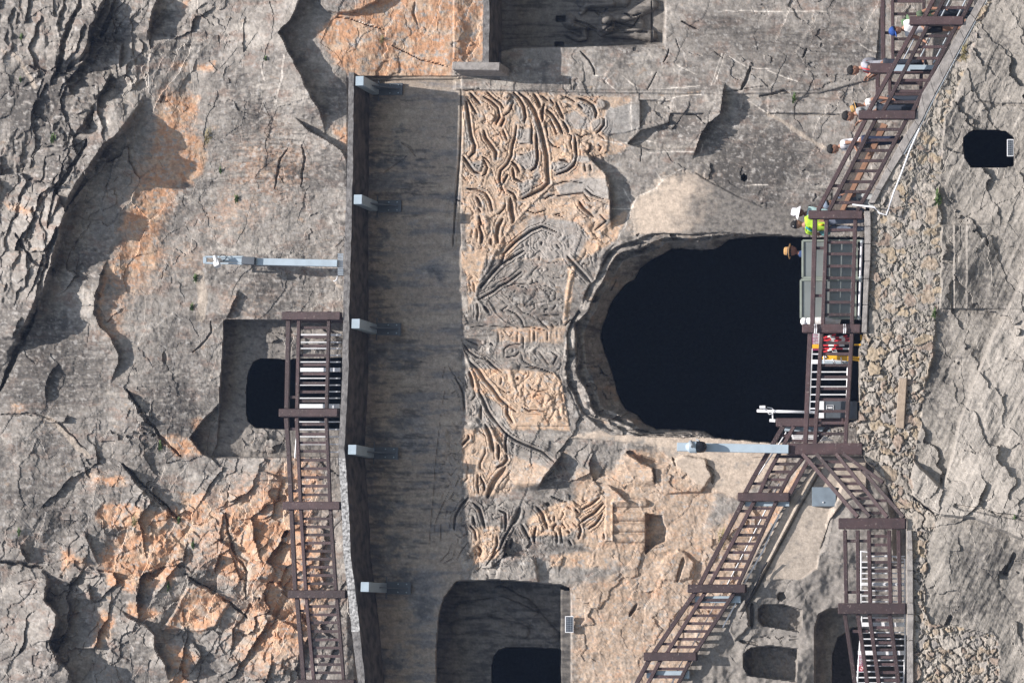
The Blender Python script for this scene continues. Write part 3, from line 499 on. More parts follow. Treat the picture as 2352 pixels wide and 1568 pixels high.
for q, dp in zip(NS, (.55, 1.0, 1.3)):
    m_ = mask(q, 2, .1, 20); H = H * (1 - m_) + ((1.12 + fbm(U / 20, V / 20, 119, 3) * .12) if dp < 1 else ((.85 + fbm(U / 20, V / 20, 120, 3) * .12) if dp == 1.0 else 1.3)) * m_
NB = [(1960, 1392), (1905, 1398), (1880, 1410), (1872, 1440), (1869, 1700), (1869, 2100), (2083, 2100), (2083, 1400)]
m_ = mask(NB, 2.5, .15, 30); H = H * (1 - m_) + (.7 + fbm(U / 40, V / 40, 117, 3) * .1) * m_
NB2 = [(1960, 1440), (1925, 1465), (1912, 1500), (1908, 2100), (2083, 2100), (2083, 1460)]
m_nb2 = mask(NB2, 2.5, .2, 30); H = H * (1 - m_nb2) + (-4) * m_nb2
plateau([(1680, 1400), (1712, 1375), (1720, 1440), (1690, 1470), (1675, 1450)], .12, 5, .6); groove([(1727, 1385), (1727, 1440)], 10, .2); groove([(1700, 1470), (1740, 1480)], 8, .12, .5)
for c in (1800, 1830): pass
# carved lettering-like scrolls between the small niches
for a in ([(1745, 1463), (1760, 1460), (1772, 1466)], [(1780, 1460), (1790, 1468), (1800, 1462)], [(1812, 1460), (1830, 1462)], [(1812, 1468), (1832, 1470)]): groove(a, 3, .05)

# ---- masonry and rock below the walkways
EDGE = T(3, 0, [(1640, -200), (1500, 0), (1430, 130), (1340, 300), (1250, 460), (1170, 620), (1080, 790), (1010, 920), (930, 1060), (850, 1180), (780, 1300), (730, 1400), (715, 1450)]) + [(1995, 500), (1992, 750), (1985, 760), (1972, 800), (1972, 940), (1965, 1010), (1982, 1046), (1990, 1060), (2030, 1095), (2060, 1165), (2083, 1190), (2084, 1400), (2085, 1700), (2085, 5000)]
EDGE = [(2600, -3000)] + EDGE
eu = np.interp(V, [p[1] for p in EDGE], [p[0] for p in EDGE])
m_low = sst((U + WU * .12 - eu) / 2.5 + .5)
f7, e7, i7 = facets(200, 70, R(62), .16, .30, 33, .25); f8, e8, i8 = facets(60, 18, R(60), .03, .05, 35, .2)
lowh = lowcl + br * (f1 * .5 + f2_ * .5) + f7 * .40 + f8 * .18 + fbm((U + V * .5) / 18, (V - U * .5) / 110, 121, 4, .5) * .032 + fbm(U / 12, V / 12, 122, 3) * .015
MSN_R = T(3, 0, [(1764, -300), (1560, -40), (1430, 260), (1390, 400), (1330, 560), (1240, 760), (1210, 900), (1200, 1100), (1180, 1300), (1200, 1568)]) + T(3, 1, [(1190, 500), (1150, 750), (1140, 900), (1085, 1050), (1060, 1300), (1010, 1568)]) + T(3, 2, [(985, 150), (1000, 300), (1170, 420), (1110, 600), (1085, 850), (1085, 1060), (1120, 1160)]) + T(3, 2, [(1300, 1180), (1560, 1240), (1600, 1400), (1560, 1700)]) + [(2280, 5000)]
MSN_R = [(2800, -3000)] + MSN_R
mr = np.interp(V, [p[1] for p in MSN_R], [p[0] for p in MSN_R])
m_msn = m_low * sst((mr - U - WU * 1.3) / 4 + .5)
ms = 27.0
szn = np.exp(fbm(U / 80, V / 80, 134, 2) * .5); wx = U / ms + fbm(U / 26, V / 26, 131, 4, .6) * .52; wy = V / (ms * .86) + fbm(U / 26, V / 26, 132, 4, .6) * .52
sf1, sf2, sid, sdx, sdy = worley(wx, wy, 41, .95); B = worley(wx / 1.75 + 7.3, wy / 1.6 + 2.1, 47, .95); Cw = worley(wx * 1.6, wy * 1.7, 49, .95)
pk = fbm(U / 45, V / 45, 135, 2); mB = pk > .10; mC = pk < -.16
sf1, sf2, sid, sdx, sdy = [np.where(mC, c_, np.where(mB, b_, a_)) for a_, b_, c_ in zip((sf1, sf2, sid, sdx, sdy), B, Cw)]; gap = (sf2 - sf1) * np.where(mB, 1.6, np.where(mC, .7, 1.0))
loose = sst((V - 700) / 120)
stone = sst(gap / (.22 + .2 * RND[sid, 3])) * (.02 + .05 * RND[sid, 2]) * (.5 + .4 * loose) + (sdx * (RND[sid, 0] - .5) + sdy * (RND[sid, 1] - .5)) * .10 + fbm(U / 11, V / 11, 133, 3) * .03
stone -= np.clip(.05 - gap, 0, .05) * loose * RND[sid, 0] * 1.3
msnh = 2.05 + .75 * sst((V - 1050) / 130) + (U - 1990) * .0006 + stone
lowh = np.where(U > 0, lowh, 0)
# rock-cut steps and the great tilted slab of the lower cliff
for x0, a in ((1185, .12), (1280, .12), (1368, .10)):
    q = T(3, 1, [(x0, -20), (x0 + 900, -20), (x0 + 900, 560), (x0, 560)]); s = sl_(q, 40); lowh[s] += a * sst(sdf(s, q, .15) / 4 + .5) * np.exp(-np.clip(U[s] - q[0][0], 0, None) / 60)
SLAB = T(3, 1, [(1900, 150), (1764, 330), (1650, 560), (1560, 720), (1470, 950), (1400, 1100), (1320, 1330), (1270, 1568)]) + [(2165, 1120), (2100, 1060), (2085, 1130), (2150, 1180), (2240, 1190), (2352, 1240), (2700, 1300), (2900, 300)]
s = sl_(SLAB, 60); m_slab = np.zeros(U.shape); m_slab[s] = sst(sdf(s, SLAB, .3) / 7 + .5); lowh += m_slab * .30
for p, d, w in ((T(3, 2, [(1700, 690), (1670, 750), (1640, 812)]), .15, 10), (T(3, 2, [(960, 1568), (1190, 400), (1180, 330)]), .0, 4), (T(3, 2, [(1260, 1120), (1230, 1180)]), .15, 10), (T(3, 1, [(1640, 910), (1764, 920)]), .05, 4), (T(3, 2, [(1000, 330), (1180, 400)]), .15, 8), (T(3, 2, [(1300, 350), (1764, 440)]), .1, 10), (T(3, 0, [(1630, 720), (1764, 725)]), .08, 6), (T(3, 0, [(1440, 700), (1620, 720)]), .06, 5)):
    s = sl_(p, 20); d_, t_ = pdist(s, p, .5); lowh[s] -= d * sst((w * .5 - d_) / 3 + .5)
m_c4 = np.zeros(U.shape)
CV4 = T(3, 0, [(1690, 1140), (1640, 1150), (1450, 1154), (1400, 1150), (1360, 1090), (1345, 1000), (1350, 950), (1385, 915), (1420, 897), (1560, 897), (1640, 910), (1690, 950)])
s = sl_(CV4, 20); m_c4[s] = sst(sdf(s, CV4, .15) / 2 + .5); lowh = lowh * (1 - m_c4) - 4 * m_c4
mm = m_msn / np.clip(m_low, 1e-6, 1)
H = H * (1 - m_low) + (lowh * (1 - mm) + msnh * mm) * m_low

# ================================================================= colour of the rock (own colour, with shade painted in under the slab and in recesses)
def c3(a): return np.array(a)[None, None, :]
gray = c3((.225, .209, .192)); dark = c3((.070, .066, .063)); pale = c3((.37, .345, .315)); orange = c3((.455, .255, .150)); peach = c3((.48, .35, .25)); plast = c3((.48, .405, .335)); cool = c3((.27, .262, .252))
def mix(a, b, m): return a + (b - a) * np.clip(m, 0, 1)[..., None]
n_a = fbm(U / 120, V / 60, 201, 5, .6); n_b = fbm(U / 14, V / 11, 202, 5, .65); n_c = fbm(U / 90, V / 9, 203, 4, .6); n_d = fbm(U / 26, V / 12, 204, 5, .7); n_e = fbm(U / 45, V / 30, 205, 5, .65)
def patch(base, n, k=.9, soft=.12): return sst((base - .5 + n * k) / soft * .5 + .5)     # threshold a region with noise so it flakes at its edge
col = gray * np.ones(U.shape + (1,))
col = mix(col, pale, sst(n_a * 2.2 + n_b * .9 + .10) * .9); col = mix(col, cool, sst(n_e * 2 + .1) * .5)
n_f = fbm(U / 60, V / 34, 211, 5, .65); n_g = fbm(U / 5, V / 5, 212, 3, .7); n_h = fbm(U / 170, V / 110, 213, 4, .6)
col = mix(col, c3((.215, .165, .14)), sst(n_f * 3.2 + n_b - .15) * .8); col = mix(col, dark * 1.3, sst(n_h * 3 + n_d * 1.8 + .02) * .72)
col = mix(col, peach * .8, sst(n_f * -3 + n_d * 2.2 - 1.05) * .7)
dk = blobs([(120, 300, 120, 160, .75), (60, 220, 90, 80, .55), (200, 80, 90, 90, .5), (100, 840, 190, 130, .95), (400, 930, 90, 130, .75), (620, 380, 130, 110, .7), (560, 250, 90, 60, .45), (640, 670, 110, 70, .6), (430, 640, 60, 60, .5), (60, 1130, 130, 60, .7), (160, 1200, 110, 60, .6), (330, 1050, 80, 60, .5),
            (1760, 370, 120, 110, .95), (1660, 420, 60, 50, .6), (1650, 60, 110, 60, .65), (1830, 130, 150, 90, .6), (1950, 60, 80, 80, .4), (1560, 300, 70, 40, .75), (1780, 500, 90, 40, .5), (1900, 480, 60, 60, .7), (1480, 1260, 120, 30, .55), (1300, 1255, 90, 24, .6), (1500, 1320, 50, 60, .5),
            (1480, 1040, 40, 40, .6), (1350, 1030, 80, 30, .3), (2250, 110, 70, 100, .7), (2200, 260, 50, 60, .4), (2260, 650, 90, 110, .6), (2180, 560, 40, 150, .4), (2180, 900, 70, 120, .45), (2300, 830, 30, 60, .5), (2300, 1290, 110, 130, .7), (2200, 1400, 60, 110, .4), (700, 1440, 60, 130, .45), (640, 1130, 80, 60, .3),
            (300, 1500, 50, 60, .7), (500, 1530, 70, 50, .7), (1200, 700, 120, 60, .45), (1260, 760, 60, 50, .5), (1140, 890, 60, 40, .6), (90, 1300, 100, 40, .5), (1700, 1380, 90, 120, .25), (400, 60, 40, 60, .5), (250, 60, 60, 60, .5), (1000, 1260, 40, 30, .3), (1750, 1440, 60, 50, .3), (480, 1090, 80, 40, .3)])
col = mix(col, dark, patch(dk * .86, n_d * .6 + n_c * .45 + n_b * .25, .95, .35) * .88)
col = mix(col, dark, sst(n_b * 1.8 - .35) * .45 * (1 - rec))
col = mix(col, pale, sst(n_d * 1.7 - .40) * .5)
# vertical rain stains (along u), plus shade painted in under the slab
drip = blobs([(620, 380, 150, 110, .7), (940, 400, 100, 90, .9), (950, 800, 110, 60, .8), (860, 240, 26, 90, .8), (862, 640, 24, 120, .7), (858, 1000, 26, 90, .7), (866, 1280, 22, 110, .8), (960, 1110, 130, 150, .8), (940, 900, 120, 80, .4), (1760, 300, 100, 90, .4), (1500, 1150, 60, 90, .2), (640, 640, 120, 60, .5), (130, 900, 160, 140, .5)])
col = mix(col, dark, sst(n_c * 2.4 + drip * .9 - .62) * np.clip(drip + .12, 0, 1) * .85)
# orange fresh faces, traced
def orr(i, j, pts): return mask(T(i, j, pts), 32, 1.4, 70)
om = orr(1, 0, [(560, 95), (840, -60), (1580, -60), (1580, 420), (1370, 450), (1350, 540), (830, 545), (640, 520), (530, 430), (470, 290), (420, 250), (430, 200)])
om = np.maximum(om, .9 * orr(1, 0, [(530, 880), (640, 850), (640, 1010), (560, 970)]))
for q in ([(1140, 650), (1370, 655), (1350, 790), (1240, 900), (1120, 1000), (1050, 990), (1090, 800)], [(1290, 890), (1420, 990), (1410, 1150), (1320, 1270), (1190, 1250), (1250, 1000)], [(800, 1600), (900, 1440), (1060, 1290), (1180, 1170), (1160, 1350), (1060, 1600)], [(0, 1390), (110, 1400), (230, 1450), (200, 1480), (60, 1440)], [(1190, 430), (1290, 420), (1270, 480), (1200, 480)], [(1350, 470), (1480, 420), (1480, 490), (1360, 500)], [(1260, 0), (1310, 0), (1270, 90)]):
    om = np.maximum(om, orr(0, 0, q))
for q in ([(870, 90), (1100, 150), (1080, 250), (960, 300), (850, 330), (740, 330), (720, 430), (700, 560), (690, 600), (790, 760), (740, 740), (670, 600), (690, 400), (770, 250)], [(1120, 1440), (1230, 1430), (1310, 1450), (1400, 1568), (1200, 1568)], [(80, 1215), (160, 1240), (170, 1275), (90, 1265)], [(1330, 1330), (1400, 1310), (1350, 1390)]):
    om = np.maximum(om, orr(0, 1, q))
for q in ([(620, 130), (850, 150), (860, 210), (640, 200)], [(700, 330), (850, 330), (1100, 400), (1200, 350), (1400, 460), (1280, 650), (1180, 890), (900, 940), (740, 900), (690, 700), (720, 640), (900, 520), (640, 470)], [(1300, 900), (1400, 900), (1590, 1000), (1480, 1180), (1380, 1210), (1120, 1200), (1220, 1050)], [(630, 1310), (700, 1070), (800, 1080), (790, 1200), (700, 1320)], [(890, 1010), (1110, 1080), (1050, 1130), (880, 1110)],
          [(1500, 620), (1700, 720), (1640, 900), (1500, 800)], [(1150, 1290), (1360, 1390), (1280, 1500), (1180, 1480)], [(1170, 1510), (1300, 1500), (1280, 1600), (1160, 1600)], [(1230, 250), (1400, 260), (1500, 420), (1400, 520), (1280, 420)], [(420, 640), (560, 700), (640, 760), (500, 760), (430, 820)], [(1500, 400), (1764, 380), (1764, 560), (1600, 500)]):
    om = np.maximum(om, orr(0, 2, q) * .95)
om = np.maximum(om, blobs([(640, 1270, 120, 220, .62), (690, 1350, 70, 130, .66), (500, 1220, 160, 120, .5), (690, 1100, 60, 60, .5), (240, 1100, 60, 40, .3), (600, 1480, 90, 90, .55), (560, 700, 90, 60, .3), (520, 500, 80, 60, .35), (620, 380, 120, 110, .42), (330, 560, 50, 60, .45), (400, 300, 60, 120, .72), (350, 440, 60, 90, .72), (300, 620, 70, 80, .62), (260, 740, 40, 60, .5), (430, 600, 60, 60, .35)]))
col = mix(col, mix(mix(orange * np.ones(U.shape + (1,)), peach, sst(n_e * 2.2 + .35)), pale * .9, sst(n_f * 2.4 + n_b - .10) * .75), patch(om * .98, n_d * .5 + n_b * .45 + n_f * .4, 1.0, .32) * .93)
n_k = fbm((U + V * .3) / 9, (V - U * .3) / 34, 231, 4, .6); fl = orr(1, 0, [(700, 60), (1580, -60), (1580, 420), (1100, 470), (830, 520), (640, 300)]); col = mix(col, c3((.36, .345, .335)), sst(n_k * 5 + n_e * 2 - 1.25) * fl * .9)
rm = mask(Q(1, [(60, 45), (560, 60), (1000, 90), (1300, 100), (1640, 110), (1600, 170), (1400, 230), (1380, 460), (1480, 510), (1600, 560), (1500, 640), (1240, 670), (1420, 860), (1420, 1220), (1290, 1330), (1250, 1450), (1150, 1620), (440, 1600), (110, 1600), (100, 1200), (40, 1100)]), 8, .4)
rel = np.zeros(U.shape); rel += rm * .62
for q, a in (([(900, 450), (1100, 600), (1080, 700), (1000, 690), (900, 830), (1000, 860), (860, 900), (880, 640)], .5), ([(870, 380), (950, 480), (880, 480)], .4), ([(1150, 1050), (1300, 1200), (1000, 1120), (900, 1200), (800, 1080), (1000, 1080)], .3), ([(1220, 1180), (1400, 1280), (1560, 1150), (1590, 1180), (1490, 1420), (1180, 1600), (1200, 1400)], .35)):
    rel = np.maximum(rel, mask(Q(1, q), 10, .5) * (.5 + a))
rel = np.maximum(rel, mask(Q(2, [(0, -40), (300, -40), (200, 300), (120, 500), (110, 200)]), 8, .4) * .75)
rel = np.maximum(rel, mask(Q(2, [(130, 1030), (600, 1050), (900, 1070), (980, 1150), (1060, 1600), (520, 1600), (400, 1350), (180, 1240)]), 8, .4) * .85)
rel = np.maximum(rel, mask(Q(2, [(380, 660), (1020, 640), (1000, 800), (600, 790), (400, 790)]), 8, .5) * .55); rel = np.maximum(rel, mask(Q(2, [(1040, 100), (1110, 90), (1040, 620), (990, 620)]), 6, .4) * .9)
rel = np.maximum(rel, mask(Q(3, [(320, 20), (700, 0), (760, 250), (1150, 380), (1050, 520), (640, 640), (400, 640), (330, 300)]), 10, .5) * .6); rel = np.maximum(rel, mask(Q(3, [(430, 940), (680, 900), (680, 1200), (450, 1260)]), 10, .5) * .72)
rel = np.maximum(rel, mask(Q(3, [(940, 850), (1200, 700), (1640, 640), (1740, 640), (1740, 1040), (1440, 900), (1300, 1000), (950, 1000)]), 8, .4) * .82); rel = np.maximum(rel, mask(Q(3, [(1150, 1180), (1650, 1120), (1700, 1300), (1150, 1290)]), 12, .5) * .75)
rel = np.maximum(rel, mask(Q(4, [(0, 380), (350, 400), (470, 220), (900, 200), (1200, 280), (1300, 520), (1600, 540), (1560, 640), (1300, 640), (1200, 900), (1180, 1200), (700, 1400), (300, 1250), (100, 1100), (0, 1080)]), 26, 1.1) * .64)
rel = np.maximum(rel, mask([(1315, 1345), (1500, 1290), (1640, 1200), (1800, 1130), (1790, 1180), (1560, 1600), (1315, 1600)], 30, 1.1) * .60)
rel = np.maximum(rel, mask(T(3, 2, [(0, 270), (150, 200), (200, 100), (280, 60), (200, 330), (0, 660)]), 8, .5) * .8)
rel = rel + RZ * np.clip(.10 - (H - .10) * 1.6, -.12, .16); rmix = patch(rel, n_d * .5 + n_b * .5 + n_e * .3, 1.0, .5)
relc = mix(peach * np.ones(U.shape + (1,)), orange, sst(n_e * 2 - .1 + n_b) * .75); relc = mix(relc, pale, sst(n_d * 1.8 + n_f - .1) * .7)
col = mix(col, relc, rmix * (1 - rec))
# raised carved surfaces keep their grey skin
for p in ([(1250, 340), (1340, 300), (1375, 330), (1330, 420), (1260, 430)], [(1390, 240), (1600, 170), (1700, 180), (1700, 400), (1560, 440), (1400, 460), (1340, 430)], [(575, 400), (700, 390), (700, 545), (600, 545), (565, 480)], [(570, 650), (690, 610), (750, 590), (740, 740), (690, 790), (610, 770), (560, 700)], [(830, 600), (770, 700), (780, 850), (690, 980), (620, 1040), (570, 900), (700, 860)],
          [(890, 700), (960, 700), (1060, 720), (1110, 600), (1120, 700), (1040, 790), (930, 820), (885, 770)], [(120, 700), (260, 680), (230, 800), (180, 790)], [(1250, 850), (1390, 860), (1420, 1050), (1380, 1050), (1180, 1000), (960, 1010), (930, 930), (1100, 860)], [(1110, 650), (1230, 660), (1240, 700), (1180, 730), (1120, 710)], [(1000, 280), (1100, 250), (1250, 310), (1240, 400), (1100, 400), (1000, 360)],
          [(1120, 170), (1240, 170), (1290, 300), (1240, 320)], [(1300, 130), (1390, 140), (1380, 220), (1300, 220)], [(540, 120), (640, 300), (600, 350), (560, 250)], [(650, 160), (760, 340), (830, 600), (790, 600), (740, 400)], [(80, 130), (130, 330), (150, 560), (90, 600)], [(700, 1200), (1100, 1250), (1250, 1400), (1100, 1600), (500, 1600), (600, 1400)], [(440, 140), (540, 140), (500, 190), (440, 180)]):
    col = mix(col, cool * 1.02, patch(mask(Q(1, p), 10, .7) * .9, n_b * .8 + n_d * .5, .8, .45) * .85)
# the plaster, the concrete apron
mpl = np.zeros(U.shape); s = sl_(PLAST, 40); mpl[s] = sst(sdf(s, PLAST, 1.4) / 34 + .5 + n_b[s] * .8)
fade = sst((1640 - U + (500 - V) * .35 + n_e * 90) / 120)
col = mix(col, mix(mix(gray, dark, sst(n_b + .45)), plast, fade), mpl)
mp2 = np.zeros(U.shape); s = sl_(PLAST2, 40); mp2[s] = sst(sdf(s, PLAST2, .8) / 14 + .5 + n_b[s] * .8)
col = mix(col, mix(plast * .92, gray, sst(n_e * 2 + n_b - .2)), mp2)
# shaded panel: stained brown-grey stone, the slab's shade painted in towards it
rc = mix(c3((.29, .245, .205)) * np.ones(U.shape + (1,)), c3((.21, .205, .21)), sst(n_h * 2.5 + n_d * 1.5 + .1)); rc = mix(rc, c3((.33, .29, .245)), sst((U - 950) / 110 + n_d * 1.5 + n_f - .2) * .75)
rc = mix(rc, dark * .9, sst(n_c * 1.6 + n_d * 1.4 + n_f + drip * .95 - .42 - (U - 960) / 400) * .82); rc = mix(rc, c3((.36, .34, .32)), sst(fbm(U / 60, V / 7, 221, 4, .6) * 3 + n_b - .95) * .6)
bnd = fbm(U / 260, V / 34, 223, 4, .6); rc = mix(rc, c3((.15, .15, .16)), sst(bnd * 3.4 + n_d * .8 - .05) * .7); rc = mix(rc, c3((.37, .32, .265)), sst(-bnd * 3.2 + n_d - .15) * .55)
rc = mix(rc, c3((.085, .088, .096)), sst(n_h * 2.2 + n_d * 1.2 + fbm(U / 60, V / 60, 224, 4, .6) * 2 + .22 - (U - 840) / 170) * .75)  # bluish shade below the slab painted in, broken up like stains
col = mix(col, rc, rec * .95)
# arch band; niches and caves painted darker to deepen their shade
ac = mix(mix(gray * 1.15 * np.ones(U.shape + (1,)), pale, sst(n_e * 2.4 + n_b - .1)), dark, sst(n_d * 2.2 + n_h * 1.5 + .12) * .85); ac = mix(ac, peach * .9, sst(n_f * 3 - .45) * .6); col = mix(col, ac, m_arch * .92)

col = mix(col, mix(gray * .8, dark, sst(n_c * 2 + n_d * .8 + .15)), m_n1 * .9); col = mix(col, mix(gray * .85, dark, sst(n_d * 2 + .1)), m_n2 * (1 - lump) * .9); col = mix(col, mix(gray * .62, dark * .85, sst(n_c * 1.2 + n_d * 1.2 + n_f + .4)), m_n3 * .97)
for m_ in (m_void, m_c2, m_c3, m_c4, m_nb2): col = mix(col, c3((.035, .034, .034)), m_)  # cave walls near black: their darkness is put into the colour
benc = mix(gray * .95 * np.ones(U.shape + (1,)), dark, sst(n_b * 1.6 + n_d - .12) * .7); benc = mix(benc, pale, sst(n_e * 2 - .35) * .6)
col = mix(col, benc, m_ben * (1 - m_low)); col = mix(col, mix(c3((.36, .315, .27)) * np.ones(U.shape + (1,)), gray * .8, sst(n_e * 2.2 - .25)), m_apr * (1 - m_low))
# lower cliff: pale grey, streaked
lc = mix(c3((.225, .210, .190)) * np.ones(U.shape + (1,)), dark, sst(n_b * 1.6 + n_d * 1.1 + n_h * 1.2 - .12 + dk * .8) * .80); sk = fbm((U + V * .5) / 12, (V - U * .5) / 70, 207, 4, .6); lc = mix(lc, pale, sst(sk * 2.2 - .1) * .45)
lc = mix(lc, dark, sst(-sk * 2.2 - .35) * .4); lc = mix(lc, c3((.36, .335, .305)), m_slab * (.45 + .4 * sst(n_e * 2)))
col = mix(col, lc, m_low * (1 - mm))
sc = np.array([(.36, .325, .285), (.27, .25, .235), (.40, .36, .31), (.34, .265, .19), (.24, .225, .215), (.44, .405, .36), (.27, .195, .15), (.37, .34, .31), (.37, .29, .19)])[(RND[sid, 1] * 8.99).astype(int)]
sc = mix(sc * .86, c3((.27, .25, .225)), np.full(U.shape, .35) + n_b * .4); sc = mix(sc, orange * .8, sst(n_b * 2 + RND[sid, 2] - 1.15) * .6); sc = mix(sc, dark, sst(n_d * 2 - .25) * .4); sc = mix(sc, pale, sst(n_b * 2.2 - .5) * .4)
mortar = mix(c3((.235, .22, .195)) * np.ones(U.shape + (1,)), dark, sst(n_b * 2 - .1) * .6); msc = mix(mortar, sc, sst((gap - .07 - .12 * (1 - loose) - n_b * .14) / .14))
col = mix(col, msc, mm * m_low); m = m_c4 * m_low; col = mix(col, c3((.035, .034, .034)), m)  # small cave likewise has its darkness in the colour
# pale calcite veins and seams (they belong to the stone)
VE = [T(2, 0, p) for p in ([(780, 1568), (800, 1490), (825, 1430), (870, 1350), (940, 1325), (1000, 1290), (1045, 1240)], [(840, 1420), (765, 1300)], [(690, 1440), (820, 1440)], [(1000, 1190), (1030, 1240), (1100, 1200), (1170, 1165)], [(620, 960), (720, 990), (800, 985), (920, 1030)], [(840, 990), (930, 970), (1000, 985)], [(930, 1050), (1250, 1048)], [(820, 655), (820, 905)], [(1030, 612), (1290, 592)], [(1060, 690), (1170, 660), (1300, 655)],
                             [(1140, 450), (1270, 515)], [(1500, 390), (1620, 465), (1764, 475)], [(640, 560), (740, 640)], [(755, 520), (880, 620)], [(1450, 370), (1400, 500), (1370, 590)], [(1470, 370), (1440, 460), (1390, 580)], [(1440, 75), (1764, 80)], [(1600, 1275), (1764, 1275)], [(1640, 700), (1764, 780)], [(560, 520), (640, 520)], [(640, 560), (710, 500)], [(1300, 1050), (1310, 1000)])]
VE += [T(1, 0, p) for p in ([(700, 150), (820, 170)], [(30, 450), (60, 560)], [(190, 380), (180, 520), (150, 640), (130, 730)])] + [T(3, 0, p) for p in ([(0, 78), (400, 80)], [(640, 310), (700, 350), (770, 355)], [(0, 490), (80, 520), (200, 560)])] + [T(2, 1, p) for p in ([(720, 100), (740, 60), (775, 0)], [(455, 830), (460, 900), (440, 960)])]
for p in VE:
    s = sl_(p, 12); d_, _ = pdist(s, p, .35); w_ = sst((1.9 - d_) / 1.6) * (.5 + .5 * sst(n_b[s] * 3 + .6)); col[s] = mix(col[s], c3((.62, .58, .53)), w_ * .85)
for p, w_ in ((T(3, 0, [(10, 785), (120, 850), (210, 920), (300, 970), (390, 1025)]), 6), (T(0, 1, [(330, 1310), (440, 1400), (520, 1500), (600, 1568)]), 8), (T(0, 1, [(1370, 330), (1400, 450), (1380, 620)]), 12), (T(1, 1, [(470, 280), (540, 370), (600, 420)]), 5), (T(0, 2, [(1590, 560), (1620, 640), (1700, 720)]), 7), (T(0, 2, [(1720, 780), (1690, 900), (1700, 1040)]), 9), (T(0, 0, [(20, 350), (100, 380), (170, 470), (240, 600)]), 6)):
    s = sl_(p, 20); d_, _ = pdist(s, p, .7); col[s] = mix(col[s], c3((.38, .33, .28)), sst((w_ - d_) / 3) * .8)
col = np.clip(col * (1 + n_b[..., None] * .22 + n_g[..., None] * .28), .008, .80)

# ================================================================= write the surface out, split by what it is
dirs = np.array(F)[None, None, :] + np.array(-UPV)[None, None, :] * ((U - 1176) / (PXM * DIST))[..., None] + np.array(RT)[None, None, :] * ((784 - V) / (PXM * DIST))[..., None]
PW = np.array(C0)[None, None, :] + dirs * ((-H - C0.y) / dirs[..., 1])[..., None]
idx = np.arange(NU * NV).reshape(NU, NV)
FQ = np.stack([idx[:-1, :-1], idx[1:, :-1], idx[1:, 1:], idx[:-1, 1:]], -1).reshape(-1, 4)
fu = ((U[:-1, :-1] + U[1:, 1:]) / 2); fv = (V[:-1, :-1] + V[1:, 1:]) / 2
def fm(a): return a[:-1, :-1]
lab = np.zeros(fu.shape, int)
def inpoly(pts):
    ins = np.zeros(fu.shape, bool); n = len(pts)
    for i in range(n):
        ax, ay = pts[i]; bx, by = pts[(i + 1) % n]
        if ay == by: continue
        ins ^= ((ay > fv) != (by > fv)) & (fu < (bx - ax) * (fv - ay) / (by - ay) + ax)
    return ins
lab[inpoly([(1058, 205), (1480, 212), (1480, 300), (1500, 330), (1420, 345), (1400, 360), (1420, 400), (1400, 540), (1370, 600), (1345, 660), (1300, 740), (1290, 790), (1310, 850), (1312, 975), (1250, 985), (1280, 1050), (1250, 1100), (1240, 1135), (1090, 1140), (1060, 1140), (1056, 800), (1056, 600)])] = 1
lab[inpoly([(990, 960), (1056, 960), (1062, 1140), (1230, 1150), (1400, 1135), (1485, 1135), (1485, 1265), (1330, 1255), (1230, 1240), (1120, 1298), (984, 1296)])] = 2
lab[fm(m_arch) > .5] = 3; lab[fm(m_n1) > .5] = 4; lab[fm(m_n2) > .5] = 5; lab[fm(m_n3) > .5] = 6
lab[fm(m_apr * (1 - m_low)) > .5] = 9
lab[(fm(m_low) > .5)] = 7; lab[fm(m_msn) > .5] = 8
lab = lab.reshape(-1)
def grid_obj(name, k, parent=None):
    f = FQ[lab == k]; used, inv = np.unique(f, return_inverse=True); f = inv.reshape(-1, 4)
    co = PW.reshape(-1, 3)[used]; o0 = np.zeros(3) if parent is not None or k in (0, 7) else np.array([co[:, 0].mean(), co[:, 1].mean(), co[:, 2].min()]); co = co - o0
    me = bpy.data.meshes.new(name); me.vertices.add(len(co)); me.vertices.foreach_set("co", co.astype(np.float32).ravel())
    me.loops.add(f.size); me.loops.foreach_set("vertex_index", f.astype(np.int32).ravel())
    me.polygons.add(len(f)); me.polygons.foreach_set("loop_start", np.arange(0, f.size, 4, dtype=np.int32)); me.polygons.foreach_set("loop_total", np.full(len(f), 4, np.int32))
    me.update(calc_edges=True)
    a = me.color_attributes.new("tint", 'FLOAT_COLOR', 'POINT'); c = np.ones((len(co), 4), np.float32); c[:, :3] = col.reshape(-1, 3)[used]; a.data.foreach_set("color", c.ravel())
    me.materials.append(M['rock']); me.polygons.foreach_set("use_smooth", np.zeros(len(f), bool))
    o = bpy.data.objects.new(name, me); COL.objects.link(o)
    if parent is not None: o.parent = parent
    else: o.location = o0
    return o
cliff = tag(grid_obj("cliff", 0), "weathered grey and orange limestone cliff face", "cliff", kind="structure")
tag(grid_obj("carved_relief", 1, cliff), "shallow relief of flowing ribbons and scrolls cut into orange stone")
tag(grid_obj("carved_relief", 2, cliff), "shallow relief of lotus petals, scrolls and a small column")
tag(grid_obj("cave", 3, cliff), "great dark cave with a ragged arched rim"); tag(grid_obj("statue_niche", 4, cliff), "shaded square niche with a worn headless standing figure")
tag(grid_obj("niche", 5, cliff), "square niche with a small dark arched cave"); tag(grid_obj("niche", 6, cliff), "dark shaded niche with a rounded cave mouth")
tag(grid_obj("concrete_apron", 9, cliff), "smooth pale concrete facing under the stair")
tag(grid_obj("lower_cliff", 7), "pale grey lower cliff with rock-cut steps and a small cave", "cliff", kind="structure")
tag(grid_obj("masonry_wall", 8), "rubble stone retaining wall with grey mortar under the walkways", "wall")
g = MB(); g.add([(-1500, -1500, -22), (1500, -1500, -22), (1500, 40, -22), (-1500, 40, -22)], [(0, 1, 2, 3)])
